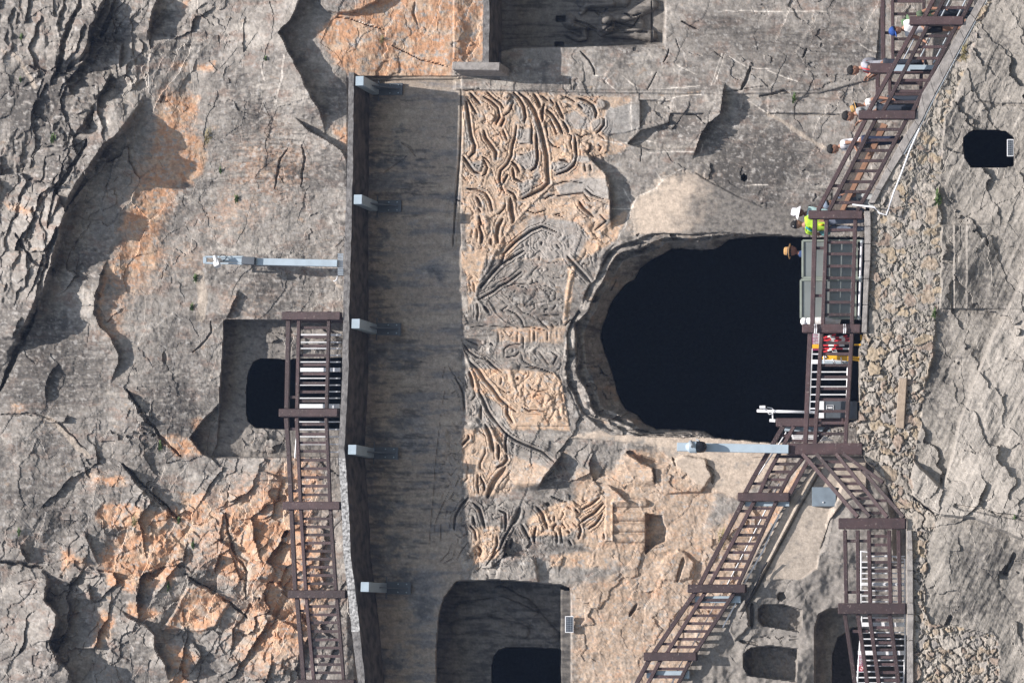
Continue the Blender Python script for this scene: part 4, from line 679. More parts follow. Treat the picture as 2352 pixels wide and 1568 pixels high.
M['ground'] = mat("paved_bank", (.085, .085, .08), .95, var=.2, scale=.3)
tag(g.build("ground", M['ground']), "paved river bank at the cliff foot", "ground", kind="structure")
del dirs

# ---------------------------------------------------------------- the air between the two banks
hz = MB(); a, b = Vector((-90, -95, -23)), Vector((90, 40, 60))
vs8 = [(x, y, z) for z in (a.z, b.z) for x, y in ((a.x, a.y), (b.x, a.y), (b.x, b.y), (a.x, b.y))]
hz.add(vs8, [(3, 2, 1, 0), (4, 5, 6, 7), (0, 1, 5, 4), (1, 2, 6, 5), (2, 3, 7, 6), (3, 0, 4, 7)])
hm_ = bpy.data.materials.new("thin_air"); hm_.use_nodes = True; nt = hm_.node_tree; nt.nodes.remove(nt.nodes["Principled BSDF"])
pv = nt.nodes.new("ShaderNodeVolumePrincipled"); pv.inputs["Density"].default_value = .00032; pv.inputs["Color"].default_value = (.42, .60, 1.0, 1); pv.inputs["Anisotropy"].default_value = .0
nt.links.new(pv.outputs[0], nt.nodes["Material Output"].inputs["Volume"]); tag(hz.build("haze", hm_), "thin summer haze between the river banks and the cliff", "haze", kind="stuff")
# ================================================================= CONCRETE CANOPIES
def v3(a): return Vector(a)
def canopy(name, pts, hf0, hb, label, mats, group=None):
    """pts: (u_left, u_right, v); a concrete shelf whose front edge is traced, running back to the wall"""
    e = empty(name, at(sum(p[0] for p in pts) / len(pts), pts[0][2], 0), label=label, cat="canopy", group=group)
    mb = MB(); n = len(pts); rr = random.Random(3)
    fr = []
    for a, b, v, w in pts:
        j = rr.uniform(-.6, .6); hf = hf0 + (.18 * min(1, max(0, (v - 400) / 450)) if hf0 > 1.2 else 0); p0 = at(a + j, v, hf); p1 = at(b + rr.uniform(-.8, .8), v, hf)
        q0 = Vector((p0.x, -hb, p0.z)); q1 = Vector((p1.x, -hb, p1.z)); fr.append((p0, p1, q1, q0, w))
    for i in range(n - 1):
        A, B = fr[i], fr[i + 1]
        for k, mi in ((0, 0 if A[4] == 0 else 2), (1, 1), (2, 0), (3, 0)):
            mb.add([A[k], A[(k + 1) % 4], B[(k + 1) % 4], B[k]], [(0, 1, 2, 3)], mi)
    mb.add(fr[0][:4], [(0, 1, 2, 3)]); mb.add(fr[-1][:4], [(3, 2, 1, 0)])
    mb.build("slab", mats, e)
    return e
def dens(rows, step=14):
    out = []
    for (a0, b0, v0, w0), (a1, b1, v1, w1) in zip(rows, rows[1:]):
        k = max(1, int((v1 - v0) / step))
        for i in range(k):
            t = i / k; out.append((a0 + (a1 - a0) * t, b0 + (b1 - b0) * t, v0 + (v1 - v0) * t, w0))
    out.append(rows[-1]); return out
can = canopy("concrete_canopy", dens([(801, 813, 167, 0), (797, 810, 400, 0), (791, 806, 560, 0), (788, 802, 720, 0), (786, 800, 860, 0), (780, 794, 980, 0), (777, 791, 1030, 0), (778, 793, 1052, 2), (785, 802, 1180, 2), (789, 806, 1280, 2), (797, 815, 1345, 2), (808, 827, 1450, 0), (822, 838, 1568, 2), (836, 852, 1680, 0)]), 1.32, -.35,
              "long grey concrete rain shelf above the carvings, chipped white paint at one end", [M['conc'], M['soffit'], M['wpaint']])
def bracket(parent, u, v, hf=1.36, wide=22):
    hf += .18 * min(1, max(0, (v - 400) / 450))
    b = MB(); w = wide / PXM; p = at(u, v, hf); q = Vector((p.x, .05, p.z)); hh = .21
    b.beam(p + Vector((0, 0, 0)), q, w, hh, out=Vector((0, 0, 1)))
    o = b.build("bracket", M['steel'], parent, bevel=.006)
    pl = MB(); c = Vector((p.x, -.10, p.z - .10)); pl.beam(c, c + Vector((0, 0, -.62)), .30, .05); pl.beam(c, c + Vector((0, 0, .02)), .55, .04)
    pl.prism([c + Vector((.012, -.02, 0)), c + Vector((.012, -.62, 0)), c + Vector((.012, -.03, -.56))], Vector((-.024, 0, 0)))
    loc = b and o.location
    m = pl.build("wall_plate", M['dsteel'], None); m.parent = o; m.location = Vector(m.location) - Vector(parent.location)
    for dx in (-.1, .1):
        for dz in (-.3, -.52):
            bo = MB(); bo.ball(c + Vector((dx, -.035, dz)), .018, seg=6, rings=4); k = bo.build("bolt", M['steel'], None); k.parent = o; k.location = Vector(k.location) - Vector(parent.location)
for u, v in ((826, 186), (822, 458), (817, 743), (809, 1032), (838, 1347)): bracket(can, u, v)
can2 = canopy("concrete_canopy", dens([(1110, 1125, -180, 0), (1110, 1124, 0, 0), (1108, 1123, 140, 0), (1108, 1122, 145, 0)]), 1.05, -.1, "short grey concrete rain shelf over the statue niche at the top edge", [M['conc'], M['soffit'], M['wpaint']])
mb = MB(); P0 = at(1040, 152, 1.0); P1 = at(1150, 154, 1.0)
mb.beam(P0 + Vector((0, .5, 0)), P1 + Vector((0, .5, 0)), .20, 1.15, j=0)
tag(mb.build("stone_block", M['ledge'], None, bevel=.02), "upright weathered grey stone block closing the short rain shelf", "stone block")

# ================================================================= TIMBER RAILINGS
def railing(label, posts, rails, bal, group="dark timber railings along the walkways", h=1.2, pw=.20):
    """posts: ((u0,u1,v),h) ; rails: list of [(u,v,h)..],w ; bal: (v, u0,u1, h) all traced; every bar is its own part"""
    a = posts[0]; base = at(max(a[0], a[1]), a[2], a[3]); e = empty("timber_railing", base, label=label, cat="railing", group=group)
    for p in posts:
        u0, u1, v, hh = p[:4]; w = p[4] if len(p) > 4 else pw; m = MB(); m.beam(at(u0, v, hh), at(u1, v + (p[5] if len(p) > 5 else 0), hh), w, .2); m.build("post", M['timber'], e, bevel=.014)
    for pts, w in rails:
        m = MB()
        for A, B in zip(pts, pts[1:]): m.beam(at(*A), at(*B), w / PXM, .085)
        m.build("rail", M['timber'], e, bevel=.006)
    for b in bal:
        v, u0, u1, hh = b[:4]; v1 = b[4] if len(b) > 4 else v; w = b[5] if len(b) > 5 else 6.2
        m = MB(); m.beam(at(u0, v, hh - .03), at(u1, v1, hh - .03), w / PXM, .05); m.build("baluster", M['timber'], e)
    return e
def lerp(a, b, t): return a + (b - a) * t
def ipu(pts, v): return float(np.interp(v, [p[1] for p in pts], [p[0] for p in pts]))
# upper walkway
h0 = 1.38
RT1 = [(663, 715), (663, 736), (659, 938), (658, 960), (664, 1045), (669, 1152), (678.5, 1354), (683, 1375), (698, 1558), (704, 1640)]
RM1 = [(687, 715), (687, 736), (683, 938), (682, 960), (686, 1045), (690.5, 1152), (703, 1354), (704.5, 1375), (721, 1558), (728, 1640)]
RB1 = [(756, 715), (756, 736), (750.5, 938), (749.5, 960), (754, 1045), (758, 1152), (772, 1354), (774.5, 1375), (789.5, 1558), (796, 1640)]
bv = [y / 3 + 522.5 for y in (690, 753, 815, 880, 945, 1008, 1072, 1132, 1195, 1355, 1422, 1482, 1540)] + [y / 3 + 1045 for y in (33, 92, 152, 212, 272, 437, 493, 548, 604, 660, 715, 770, 827, 884, 1040, 1098, 1152, 1212, 1270, 1326, 1384, 1440, 1497, 1610)]
bal = [(v, ipu(RM1, v), ipu(RB1, v), h0) for v in bv] + [(v, ipu(RT1, v), ipu(RM1, v), h0) for v in (912, 985, 1127, 1201, 1331, 1402, 1535)]
railing("long dark timber railing along the upper walkway, on the painted rain shelf", [(650, 784, 726, h0 + .03), (643, 778, 948, h0 + .03), (652, 783, 1161, h0 + .03), (664, 796, 1364, h0 + .03), (683, 816, 1569, h0 + .03)],
        [([(p[0], p[1], h0) for p in RT1], 10), ([(p[0], p[1], h0) for p in RM1], 8), ([(p[0], p[1], h0) for p in RB1], 7.5)], bal)
# return of that railing into the rock
railing("short dark timber side railing closing the upper walkway", [(668, 790, 735, .2, .14)], [([(668, 728, 1.1), (668, 738, .2)], 7), ([(690, 728, 1.1), (690, 738, .2)], 7), ([(758, 728, 1.1), (758, 738, .2)], 7)],
        [(729 + k * 2.2, 690, 757, 1.0 - k * .2) for k in range(4)])
# lower walkway in front of the great cave
hA = 1.95
t1 = [(1876, 472), (1872, 503), (1866, 746), (1861, 764), (1850, 1020)]; t2 = [(1903, 472), (1899, 503), (1890, 746), (1887, 764), (1872, 1020)]; t3 = [(1968, 472), (1965, 503), (1957, 746), (1957, 764), (1942, 1020)]
bv = [522.5 + y / 3 for y in (-14, 18, 103, 183, 267, 348, 432, 515, 600, 795, 870, 948, 1030, 1108, 1185, 1265, 1345, 1420)]
bal = [(v, ipu(t2, v), ipu(t3, v), hA) for v in bv[1:]] + [(v, ipu(t1, v), ipu(t2, v), hA) for v in (570, 679)]
railing("dark timber railing in front of the great cave", [(1858, 1982, 494, hA + .03), (1844, 1977, 755, hA + .03), (1810, 1982, 1031, hA + .05, .27)],
        [([(p[0], p[1], hA) for p in t], w) for t, w in ((t1[1:], 9.5), (t2[1:], 8), (t3[1:], 8))], bal)
# stair on the right, falling towards the river bank
hS = 2.05
s1 = [(1879, 484), (1988, 275), (1997, 253), (2104, 60), (2124, 39), (2175, -60)]; s2 = [(1904, 484), (2011, 275), (2031, 252), (2131, 60), (2147, 39), (2200, -60)]; s3 = [(1970, 484), (2022, 390), (2082, 275), (2097, 256), (2197, 60), (2212, 39), (2262, -60)]
bv = [275.6 + y * .1629 for y in (1165, 1012, 873, 720, 577, 432, 287, 135)] + [y / 3 for y in (705, 630, 555, 403, 325, 250, 55, -30)]
bal = [(v, ipu(s2[::-1], v), ipu(s3[::-1], v), hS) for v in bv] + [(427, ipu(s1[::-1], 427), ipu(s2[::-1], 427), hS), (331.5, ipu(s1[::-1], 331), ipu(s2[::-1], 331), hS)]
railing("dark timber railing of the stair where tourists climb in file", [(1973, 2104, 265, hS + .05), (2090, 2214, 49, hS + .05)], [([(p[0], p[1], hS) for p in t], w) for t, w in ((s1, 9), (s2, 8), (s3, 8))], bal)
# post with steel shoe behind the stair rail
mb = MB(); mb.beam(at(1999, 158, 1.55), at(2055, 158, 1.55), .23, .2); e = empty("timber_post", at(2167, 158, 1.5), label="thick dark timber post on a pale blue steel shoe, behind the stair railing", cat="post")
mb.beam(at(2055, 165, 1.55), at(2150, 165, 1.55), .09, .2); mb.build("shaft", M['timber'], e, bevel=.012); mb = MB(); mb.beam(at(2048, 157, 1.6), at(2167, 158, 1.6), .15, .1); mb.build("shoe", M['steel'], e)
# level railing behind
hB = .75
railing("level dark timber railing behind the stair, at the top edge", [(2026, 2126, 238, hB, .1)],
        [([(2027, -60, hB), (2029, 148, hB), (2016, 172, hB), (2016, 232, hB)], 9), ([(2050, -60, hB), (2051, 148, hB), (2044, 172, hB), (2044, 232, hB)], 7), ([(2122, -60, hB), (2122, 148, hB), (2116, 172, hB), (2114, 236, hB)], 7)],
        [(y / 3, 2050, 2122, hB) for y in (-80, 10, 98, 270, 360)] + [(y / 3, 2045, 2116, hB) for y in (575, 650, 700)] + [(76, 2028, 2050, hB)])
# stair climbing left-down in the picture
hL = 1.72
a1 = [(1799, 979), (1734, 1091), (1713, 1130), (1707, 1151), (1608, 1342), (1596, 1361), (1504, 1496), (1489, 1518), (1463, 1568), (1425, 1640)]
a2 = [(1824, 979), (1762, 1091), (1746, 1130), (1733, 1151), (1631, 1342), (1619, 1361), (1534, 1496), (1516, 1518), (1489, 1568), (1452, 1640)]
a3 = [(1903, 979), (1813, 1091), (1792, 1132), (1782, 1154), (1696, 1342), (1684, 1365), (1598, 1496), (1584, 1518), (1559, 1568), (1520, 1640)]
bv = [994, 1012, 1048, 1065, 1083, 1101, 1119, 1167, 1188, 1208, 1228, 1248, 1268, 1288, 1307, 1327, 1377, 1394, 1413, 1431, 1449, 1467, 1485, 1535, 1553]
bal = [(v, ipu(a2, v), ipu(a3, v), hL) for v in bv] + [(v, ipu(a1, v), ipu(a2, v), hL) for v in (1000, 1110, 1173, 1314, 1386, 1478, 1541)]
railing("dark timber railing of the stair climbing above the small niches", [(1784, 1940, 970, hL - .1), (1696, 1814, 1141, hL + .05), (1581, 1714, 1351, hL + .05), (1480, 1601, 1507, hL + .05)],
        [([(p[0], p[1], hL) for p in t], w) for t, w in ((a1, 9.5), (a2, 8), (a3, 8))], bal)
mb = MB(); mb.beam(at(1860, 1050, 1.8), at(1814, 1134, 1.8), 8 / PXM, .08); tag(mb.build("timber_rail", M['timber']), "short dark timber brace between the corner post and the climbing stair", "timber rail")
# stair falling right-down and the low walkway
hK = 2.3; hZ = 2.85
r1 = [(1844, 1042, hK), (1971, 1187, hZ)]; r2 = [(1876, 1042, hK), (1999, 1187, hZ)]; r3 = [(1921, 1042, hK), (2039, 1188, hZ)]; r4 = [(1937, 1042, hK), (2029, 1108, hK + .2)]; r5 = [(1977, 1075, hK), (2076, 1188, hZ)]
def rh(v): return lerp(hK, hZ, (v - 1042) / 145)
bal = [(1045 + y / 3, ipu([p[:2] for p in r2], 1045 + y / 3), ipu([p[:2] for p in r3], 1045 + y / 3), rh(1045 + y / 3)) for y in (45, 95, 147, 195, 245, 297, 347, 397)] + [(1069, 1868, 1899, 2.4), (1077, 1950, 1978, 2.4), (1149, 2008, 2036, 2.7), (1170, 1957, 1985, 2.7)]
railing("dark timber railing falling from the corner post to the low walkway", [(1927, 2081, 1202, hZ + .05, .25), (1926, 2082, 1397, hZ + .05, .25)], [(r1, 8.5), (r2, 8), (r3, 8), (r4, 8), (r5, 8)], bal)
k1 = [(1941, 1217), (1944, 1384)]; k2 = [(1970, 1217), (1972, 1384)]; k3 = [(1996, 1217), (1999, 1384)]; k4 = [(2042, 1217), (2046, 1384)]; k5 = [(2064, 1217), (2067, 1384)]
l1 = [(1941, 1410), (1964, 1568), (1975, 1640)]; l2 = [(1971, 1410), (1992, 1568), (2002, 1640)]; l3 = [(1997, 1410), (2019, 1568), (2030, 1640)]; l4 = [(2044, 1410), (2064, 1568), (2074, 1640)]
bal = [(1045 + y / 3, 1997, 2044, hZ) for y in (557, 617, 676, 736, 797, 857, 918, 977)] + [(1045 + y / 3, 1943, 1995, hZ) for y in (590, 943)] + [(1045 + y / 3, ipu(l3, 1045 + y / 3), ipu(l4, 1045 + y / 3), hZ) for y in (1133, 1186, 1240, 1290, 1340, 1390, 1440, 1495, 1550, 1610)] + [(1302, 2044, 2065, hZ), (1449, 1958, 1995, hZ)]
railing("dark timber railing of the low walkway with white bars behind it", [(1940, 1942, 1218, hZ - .1, .05)], [([(p[0], p[1], hZ) for p in t], 8) for t in (k1, k2, k3, k4, k5, l1, l2, l3, l4)], bal)

# ================================================================= STEEL RAILINGS
def steel(label, bars, rails, mat_=None, h=.8, r=.014, group="white steel railings behind the timber ones"):
    b = bars[0] if bars else rails[0][0]; mt = mat_ or M['wsteel']
    e = empty("steel_railing", at(b[2] if bars else b[0], b[0] if bars else b[1], h), label=label, cat="railing", group=group)
    for v, u0, u1, w in bars:
        m = MB()
        if w < 6: m.tube([at(u0, v, h), at(u1, v, h)], w * 1.3 / PXM / 2, 6)
        else: m.beam(at(u0, v, h), at(u1, v, h), w / PXM, .1)
        m.build("bar" if w < 6 else "post", mt, e)
    for pts, w in rails:
        m = MB(); m.tube([at(p[0], p[1], h) for p in pts], w / PXM / 2, 8); m.build("rail", mt, e)
    return e
bars = [(522.5 + y / 3, 687 - (y - 740) * .006, 784 - (y - 740) * .006, w) for y, w in ((740, 4), (790, 2.4), (833, 2.4), (880, 2.4), (926, 2.4), (980, 9), (1038, 2.4), (1085, 2.4), (1130, 2.4), (1175, 2.4), (1230, 9.5), (1338, 2.4), (1390, 2.4), (1440, 2.4), (1492, 2.4), (1545, 2.4))]
steel("white steel railing in front of the small upper cave", bars, [([(685, 745), (684, 900), (681, 1000), (678, 1045), (678, 1052)], 3.2)], h=.85)
bars = [(v, u0, 1947, w) for v, u0, w in ((813, 1866, 2.4), (831, 1865, 9), (854, 1864, 2.4), (871, 1863, 2.4), (888, 1862, 2.4), (906, 1861, 2.4), (922, 1860, 2.4), (938, 1860, 2.4))]
steel("short white steel railing across the great cave beside the red and white barrier", bars, [([(1866, 800), (1859, 945)], 3.5), ([(1947, 840), (1945, 915)], 3.5)], h=1.2)
bars = [(1045 + y / 3, 1978, 2079, w) for y, w in ((735, 2.4), (773, 2.4), (813, 2.4), (850, 2.4), (888, 5.9), (932, 2.4), (968, 2.4), (1008, 2.4))] + [(1277, 1990, 2079, 2.4)] + [(1045 + y / 3, 1979 - max(0, y - 1110) * .03, 2079 - max(0, y - 1360) * .02, w) for y, w in ((1120, 2.4), (1165, 9), (1220, 2.4), (1265, 2.4), (1310, 2.4), (1360, 9), (1412, 2.4), (1448, 2.4), (1490, 2.4), (1530, 2.4), (1568, 2.4), (1610, 2.4))]
steel("white steel railing behind the low timber railing at the dark niche", bars, [([(1978, 1264), (1978, 1384)], 3.5), ([(1977, 1265), (2030, 1272), (2080, 1284)], 3.5), ([(2079, 1284), (2079, 1500), (2074, 1600)], 3.8), ([(1980, 1415), (1969, 1570), (1966, 1620)], 4)], h=2.45)
for lab, pts, w, hh in (("uppermost of three grey steel tubes along the right stair", [(2160, -28), (2071, 146)], 3.2, 1.3), ("middle of three grey steel tubes along the right stair", [(2196, -28), (2107, 146)], 3.6, 1.3), ("lowest of three grey steel tubes along the right stair", [(2233, -28), (2144, 146)], 4.2, 1.3)):
    m = MB(); m.tube([at(p[0], p[1], hh) for p in pts], w / PXM / 2, 8); tag(m.build("handrail", M['tube']), lab, "handrail", "grey tubes along the right stair")
for lab, pts, w, hh in (("pale steel tube just behind the long climbing stair, upper run", [(1797, 979), (1822, 1050), (1790, 1110), (1752, 1185), (1671, 1342)][2:], 3.4, 1.35), ("pale steel tube at the foot of the climbing stair, upper run", [(1790, 1180), (1752, 1265), (1708, 1342)], 3.8, 1.62), ("pale steel tube just behind the climbing stair, lower run", [(1655, 1365), (1600, 1465), (1560, 1530), (1530, 1600)], 3.0, 1.35), ("pale steel tube at the foot of the climbing stair, lower run", [(1690, 1385), (1660, 1440)], 3.2, 1.62), ("pale steel tube crossing behind the corner of the two stairs", [(1806, 992), (1790, 1018), (1742, 1090)], 3.2, 1.4)):
    m = MB(); m.tube([at(p[0], p[1], hh) for p in pts], w / PXM / 2, 8); tag(m.build("handrail", M['wsteel']), lab, "handrail", "pale tubes along the climbing stair")
for lab, (u0, u1, v, w, hh) in (("pale blue steel channel under the first post of the climbing stair", (1711, 1814, 1157, 10, 1.6)), ("pale blue steel channel under the second post of the climbing stair", (1597, 1702, 1376, 15, 1.6)), ("pale blue steel channel under the third post of the climbing stair", (1486, 1584, 1548, 17, 1.6)), ("pale blue steel channel beside the head of the climbing stair", (1803, 1908, 985, 10, 1.4))):
    m = MB(); m.beam(at(u0, v, hh), at(u1, v, hh), w / PXM, .12); tag(m.build("steel_channel", M['steel'], bevel=.008), lab, "steel channel", "pale steel channels under the stair posts")
m = MB()
for k in range(4): m.beam(at(1820 + k * 1, 1000 + k * 3.6, 1.15), at(1895 + k * 6, 1000 + k * 3.6, 1.15), .022, .05)
m.beam(at(1818, 996, 1.15), at(1826, 1016, 1.15), .04, .05); m.beam(at(1846, 998, 1.16), at(1858, 1012, 1.16), .06, .05)
tag(m.build("steel_grille", M['wsteel']), "small white slatted steel grille behind the big corner post", "grille")

# ================================================================= COPINGS AND EDGES
def strip(name, left, right, h, label, cat, m_, d=.35):
    e = MB(); n = len(left)
    for i in range(n - 1):
        gp = .6
        q = [at(left[i][0], left[i][1] + gp, h), at(right[i][0], right[i][1] + gp, h), at(right[i + 1][0], right[i + 1][1] - gp, h), at(left[i + 1][0], left[i + 1][1] - gp, h)]
        e.prism(q, Vector((0, d, 0)))
    return tag(e.build(name, m_, bevel=.008), label, cat)
L_ = T(3, 0, [(1470, -40), (1395, 95), (1320, 200), (1250, 330), (1180, 450), (1120, 550), (1060, 650), (1010, 830), (955, 915), (900, 1000), (820, 1150), (740, 1300), (690, 1400)])
R_ = T(3, 0, [(1530, -50), (1430, 130), (1355, 270), (1280, 410), (1210, 540), (1150, 650), (1085, 780), (1040, 870), (975, 980), (930, 1060), (850, 1190), (780, 1310), (735, 1400)])
strip("stone_coping", L_, R_, 2.16, "grey stone edge of the stair climbed by the tourists", "coping", M['ledge'])
m = MB(); m.tube([at(u + 2.5, v + 2, 2.2) for u, v in R_[:-3]], .014, 6); tag(m.build("edge_trim", M['tube']), "thin white trim along the grey stair edge", "trim")
strip("stone_coping", [(1985, 484), (1986, 520), (1986, 560), (1986, 600), (1984, 640), (1982, 700), (1979, 764)], [(1999, 484), (2000, 520), (2000, 560), (1999, 600), (1996, 640), (1993, 700), (1991, 764)], 2.16, "grey stone edge of the walkway under the framed glass panels", "coping", M['ledge'])
strip("stone_coping", [(2083, 1217), (2083, 1262), (2083, 1310), (2084, 1384), (2084, 1410), (2083, 1470), (2083, 1568), (2083, 1640)], [(2094, 1217), (2096, 1262), (2097, 1310), (2097, 1384), (2099, 1410), (2097, 1470), (2098, 1568), (2099, 1640)], 2.98, "grey stone edge of the low walkway", "coping", M['ledge'])
mb = MB(); mb.prism([at(2065, 868, 2.22), at(2083, 869, 2.22), at(2076, 984, 2.22), at(2057, 981, 2.22)], Vector((0, .3, 0))); tag(mb.build("stone_beam", M['beige'], bevel=.01), "long smooth beige stone set level in the rubble wall", "stone")
m = MB(); m.tube([at(*p) for p in ((2112, 296, 2.3), (2090, 345, 2.3), (2070, 400, 2.3), (2052, 445, 2.3), (2036, 494, 2.3), (2019, 489, 2.3), (2009, 476, 2.3), (1958, 470, 2.25))], .022, 8)
tag(m.build("conduit_pipe", M['wsteel']), "thin white pipe bent along the foot of the right stair", "pipe")
m = MB(); m.tube([at(*p) for p in ((1762, 1290, 1.75), (1750, 1310, 1.7), (1738, 1340, 1.68), (1722, 1372, 1.66), (1700, 1400, 1.66))], .02, 6); tag(m.build("cable", M['black']), "black cable lying beside the concrete facing", "cable")

# ================================================================= POLES, CAMERAS, CABINETS
e = empty("camera_pole", at(776, 604, .9), label="pale blue steel pole with a white bullet camera, above the long rain shelf", cat="camera pole", group="steel camera poles")
hh = .95
m = MB(); m.beam(at(588, 601, hh), at(776, 605, hh), .17, .12); m.build("pole", M['steel'], e, bevel=.006)
m = MB(); m.beam(at(471, 590, hh), at(560, 590, hh), .045, .05); m.beam(at(471, 604, hh), at(560, 606, hh), .045, .05); m.beam(at(471, 590, hh), at(471, 605, hh), .09, .05); m.beam(at(508, 596, hh - .02), at(558, 598, hh - .02), .12, .03); m.build("head_frame", M['steel'], e, bevel=.004)
m = MB(); m.beam(at(558, 599, hh + .06), at(588, 600, hh + .06), .19, .22); m.build("junction_box", M['dsteel'], e, bevel=.01)
c = MB(); c.tube([at(494, 588, hh + .2), at(498, 604, hh + .24)], .055, 10); c.beam(at(497, 601, hh + .2), at(500, 612, hh + .25), .14, .12); c.beam(at(500, 596, hh + .1), at(510, 598, hh + .05), .06, .1); c.build("camera", M['wsteel'], e)
c = MB(); c.tube([at(*p) for p in ((504, 590, hh + .1), (510, 584, hh + .1), (518, 587, hh + .1), (520, 593, hh + .1), (512, 600, hh + .1), (502, 602, hh + .15))], .010, 6); c.build("cable", M['black'], e)
m = MB()
for k in range(5): m.beam(at(777 + k * 2.6, 583, .9), at(777 + k * 2.6, 632, .9), .012, .02)
for k in range(14): m.beam(at(776, 583 + k * 3.7, .92), at(789, 583 + k * 3.7, .92), .012, .02)
tag(m.build("wire_basket", M['tube']), "small grey wire basket at the foot of the upper camera pole", "basket")
m = MB(); m.tube([at(*p) for p in ((775, 634, .95), (774, 641, .95), (769, 646, .95), (766, 644, .95))], .018, 6); tag(m.build("hook_pipe", M['wsteel']), "small white hooked pipe under the wire basket", "pipe")
hh = 2.12
e = empty("camera_pole", at(1812, 1030, hh), label="pale blue steel pole with a large black dome camera, on the corner post", cat="camera pole", group="steel camera poles")
m = MB(); m.beam(at(1556, 1026, hh), at(1812, 1031, hh), .20, .12); m.build("pole", M['steel'], e, bevel=.006)
c = MB(); ax = (at(1626, 1027, hh + .25) - at(1575, 1026, hh + .25)).normalized(); rot = Vector((0, 0, 1)).rotation_difference(ax).to_matrix()
c.lathe(at(1576, 1026, hh + .25), [(0, 0), (.07, 0), (.13, .08), (.14, .10), (.14, .26), (0, .26)], rot, 20); c.build("housing", M['steel'], e, smooth=False)
c = MB(); c.lathe(at(1602, 1026, hh + .25), [(.135, 0), (.135, .09), (.12, .16), (.07, .21), (0, .225)], rot, 20); c.build("dome", M['black'], e, smooth=True)
c = MB(); c.tube([at(1586, 1014, hh + .3), at(1591, 1025, hh + .45)], .045, 10); c.tube([at(1600, 1009, hh + .2), at(1606, 1012, hh + .28)], .02, 6); c.build("side_lamp", M['tube'], e)
hh = 1.3
e = empty("camera_pole", at(1880, 945, hh), label="thin white pole with a small bullet camera, in front of the great cave", cat="camera pole", group="steel camera poles")
m = MB(); m.tube([at(1739, 943, hh), at(1880, 947, hh)], .035, 10); m.build("pole", M['wsteel'], e, smooth=True)
m = MB(); m.tube([at(1745, 935, hh + .1), at(1758, 934.5, hh + .1)], .04, 10); m.beam(at(1755, 937, hh + .05), at(1762, 942, hh), .05, .06); m.build("camera", M['wsteel'], e)
m = MB(); m.beam(at(1774, 943, hh), at(1775, 966, hh), .03, .03); m.beam(at(1768, 965, hh), at(1781, 966, hh), .07, .08); m.build("cross_arm", M['wsteel'], e)
m = MB(); m.tube([at(*p) for p in ((1762, 935, hh + .05), (1773, 937, hh + .05), (1777, 941, hh + .05), (1775, 949, hh + .05), (1767, 951, hh + .05), (1763, 946, hh + .05))], .010, 6); m.build("cable", M['wsteel'], e)
def panelbox(name, u0, u1, v0, v1, h, d, m_, parent=None, bev=.006):
    c = MB(); c.prism([at(u0, v0, h), at(u1, v0, h), at(u1, v1, h), at(u0, v1, h)], Vector((0, d, 0))); return c.build(name, m_, parent, bevel=bev)
e = empty("cabinet", at(1969, 941, 1.6), label="dark grey metal cabinet with a small white figure sign, behind the railing", cat="cabinet")
panelbox("body", 1883, 1969, 921, 961, 1.5, .5, M['dsteel'], e); panelbox("end_cap", 1880, 1893, 921, 961, 1.52, .5, M['wsteel'], e)
sg = MB()
for a, b, c_, d_ in ((1898, 1915, 930, 930.8), (1898, 1915, 941.2, 942), (1898, 1899, 930, 942), (1914.2, 1915, 930, 942)): sg.prism([at(a, c_, 1.515), at(b, c_, 1.515), at(b, d_, 1.515), at(a, d_, 1.515)], Vector((0, .01, 0)))
sg.prism([at(1901, 934.6, 1.515), at(1912, 934, 1.515), at(1912, 935.6, 1.515), at(1907, 935.7, 1.515), at(1907, 936.4, 1.515), at(1912, 936.5, 1.515), at(1912, 938, 1.515), at(1901, 937.6, 1.515)], Vector((0, .01, 0))); sg.ball(at(1899.9, 936.1, 1.515), .014, seg=8, rings=5)
sg.build("figure_sign", M['wsteel'], e)
e = empty("access_panel", at(1920, 1140, 1.66), label="flat dark grey metal hatch on the concrete facing", cat="hatch"); panelbox("door", 1865, 1920, 1118, 1162, 1.72, .15, mat("hatch_grey", (.16, .20, .24), .45), e); c = MB(); c.ball(at(1891, 1153, 1.73), .02, seg=8, rings=5); c.build("knob", M['wsteel'], e)

def glass_screen(u0, u1, v0, v1, h, label):
    e = empty("framed_screen", at(u1, v0, h), label=label, cat="screen", group="framed glass screens before the cave")
    f = MB(); w = .05
    um = lerp(u0, u1, .38)
    for a, b in (((u0, v0), (u0, v1)), ((u1 - 14, v0), (u1 - 14, v1)), ((u0, v0), (u1, v0)), ((u0, v1), (u1, v1)), ((um, v0 + 2), (um, v1 - 2))): f.beam(at(a[0], a[1], h), at(b[0], b[1], h), w, .06)
    f.build("frame", M['frame'], e, bevel=.005)
    panelbox("pane", u0 + 3, um - 3, v0 + 3, v1 - 3, h, .02, M['glassy'], e, 0); panelbox("pane", um + 3, u1 - 17, v0 + 3, v1 - 3, h, .02, M['glassy'], e, 0)
    t = MB(); t.tube([at(u1 - 3, v0 + 5, h + .05), at(u1 - 6, v1 - 3, h + .05)], .028, 10); t.build("bottom_rail", M['gleam_rail'], e)  # bottom rail of the screen, its shine put into the colour
    t = MB(); t.ball(at(u1 - 2, v0 + 2, h + .05), .05, seg=10, rings=6); t.ball(at(u1 - 5, v1 - 1, h + .05), .05, seg=10, rings=6); t.build("end_knob", M['tube'], e)
glass_screen(1844, 1982, 553, 638, 1.7, "framed glass screen nearest the guide in the lime vest")
glass_screen(1840, 1979, 643, 731, 1.7, "framed glass screen beside the rolled white cloth")
c = MB(); c.ball(at(1848, 738, 1.7), .1, 1, 1, 1.0, seg=12, rings=8); c.tube([at(1850, 738, 1.7), at(1868, 737, 1.7), at(1885, 737, 1.7), at(1905, 738, 1.7), at(1918, 737, 1.7)], [.08, .09, .10, .09, .05], 10)
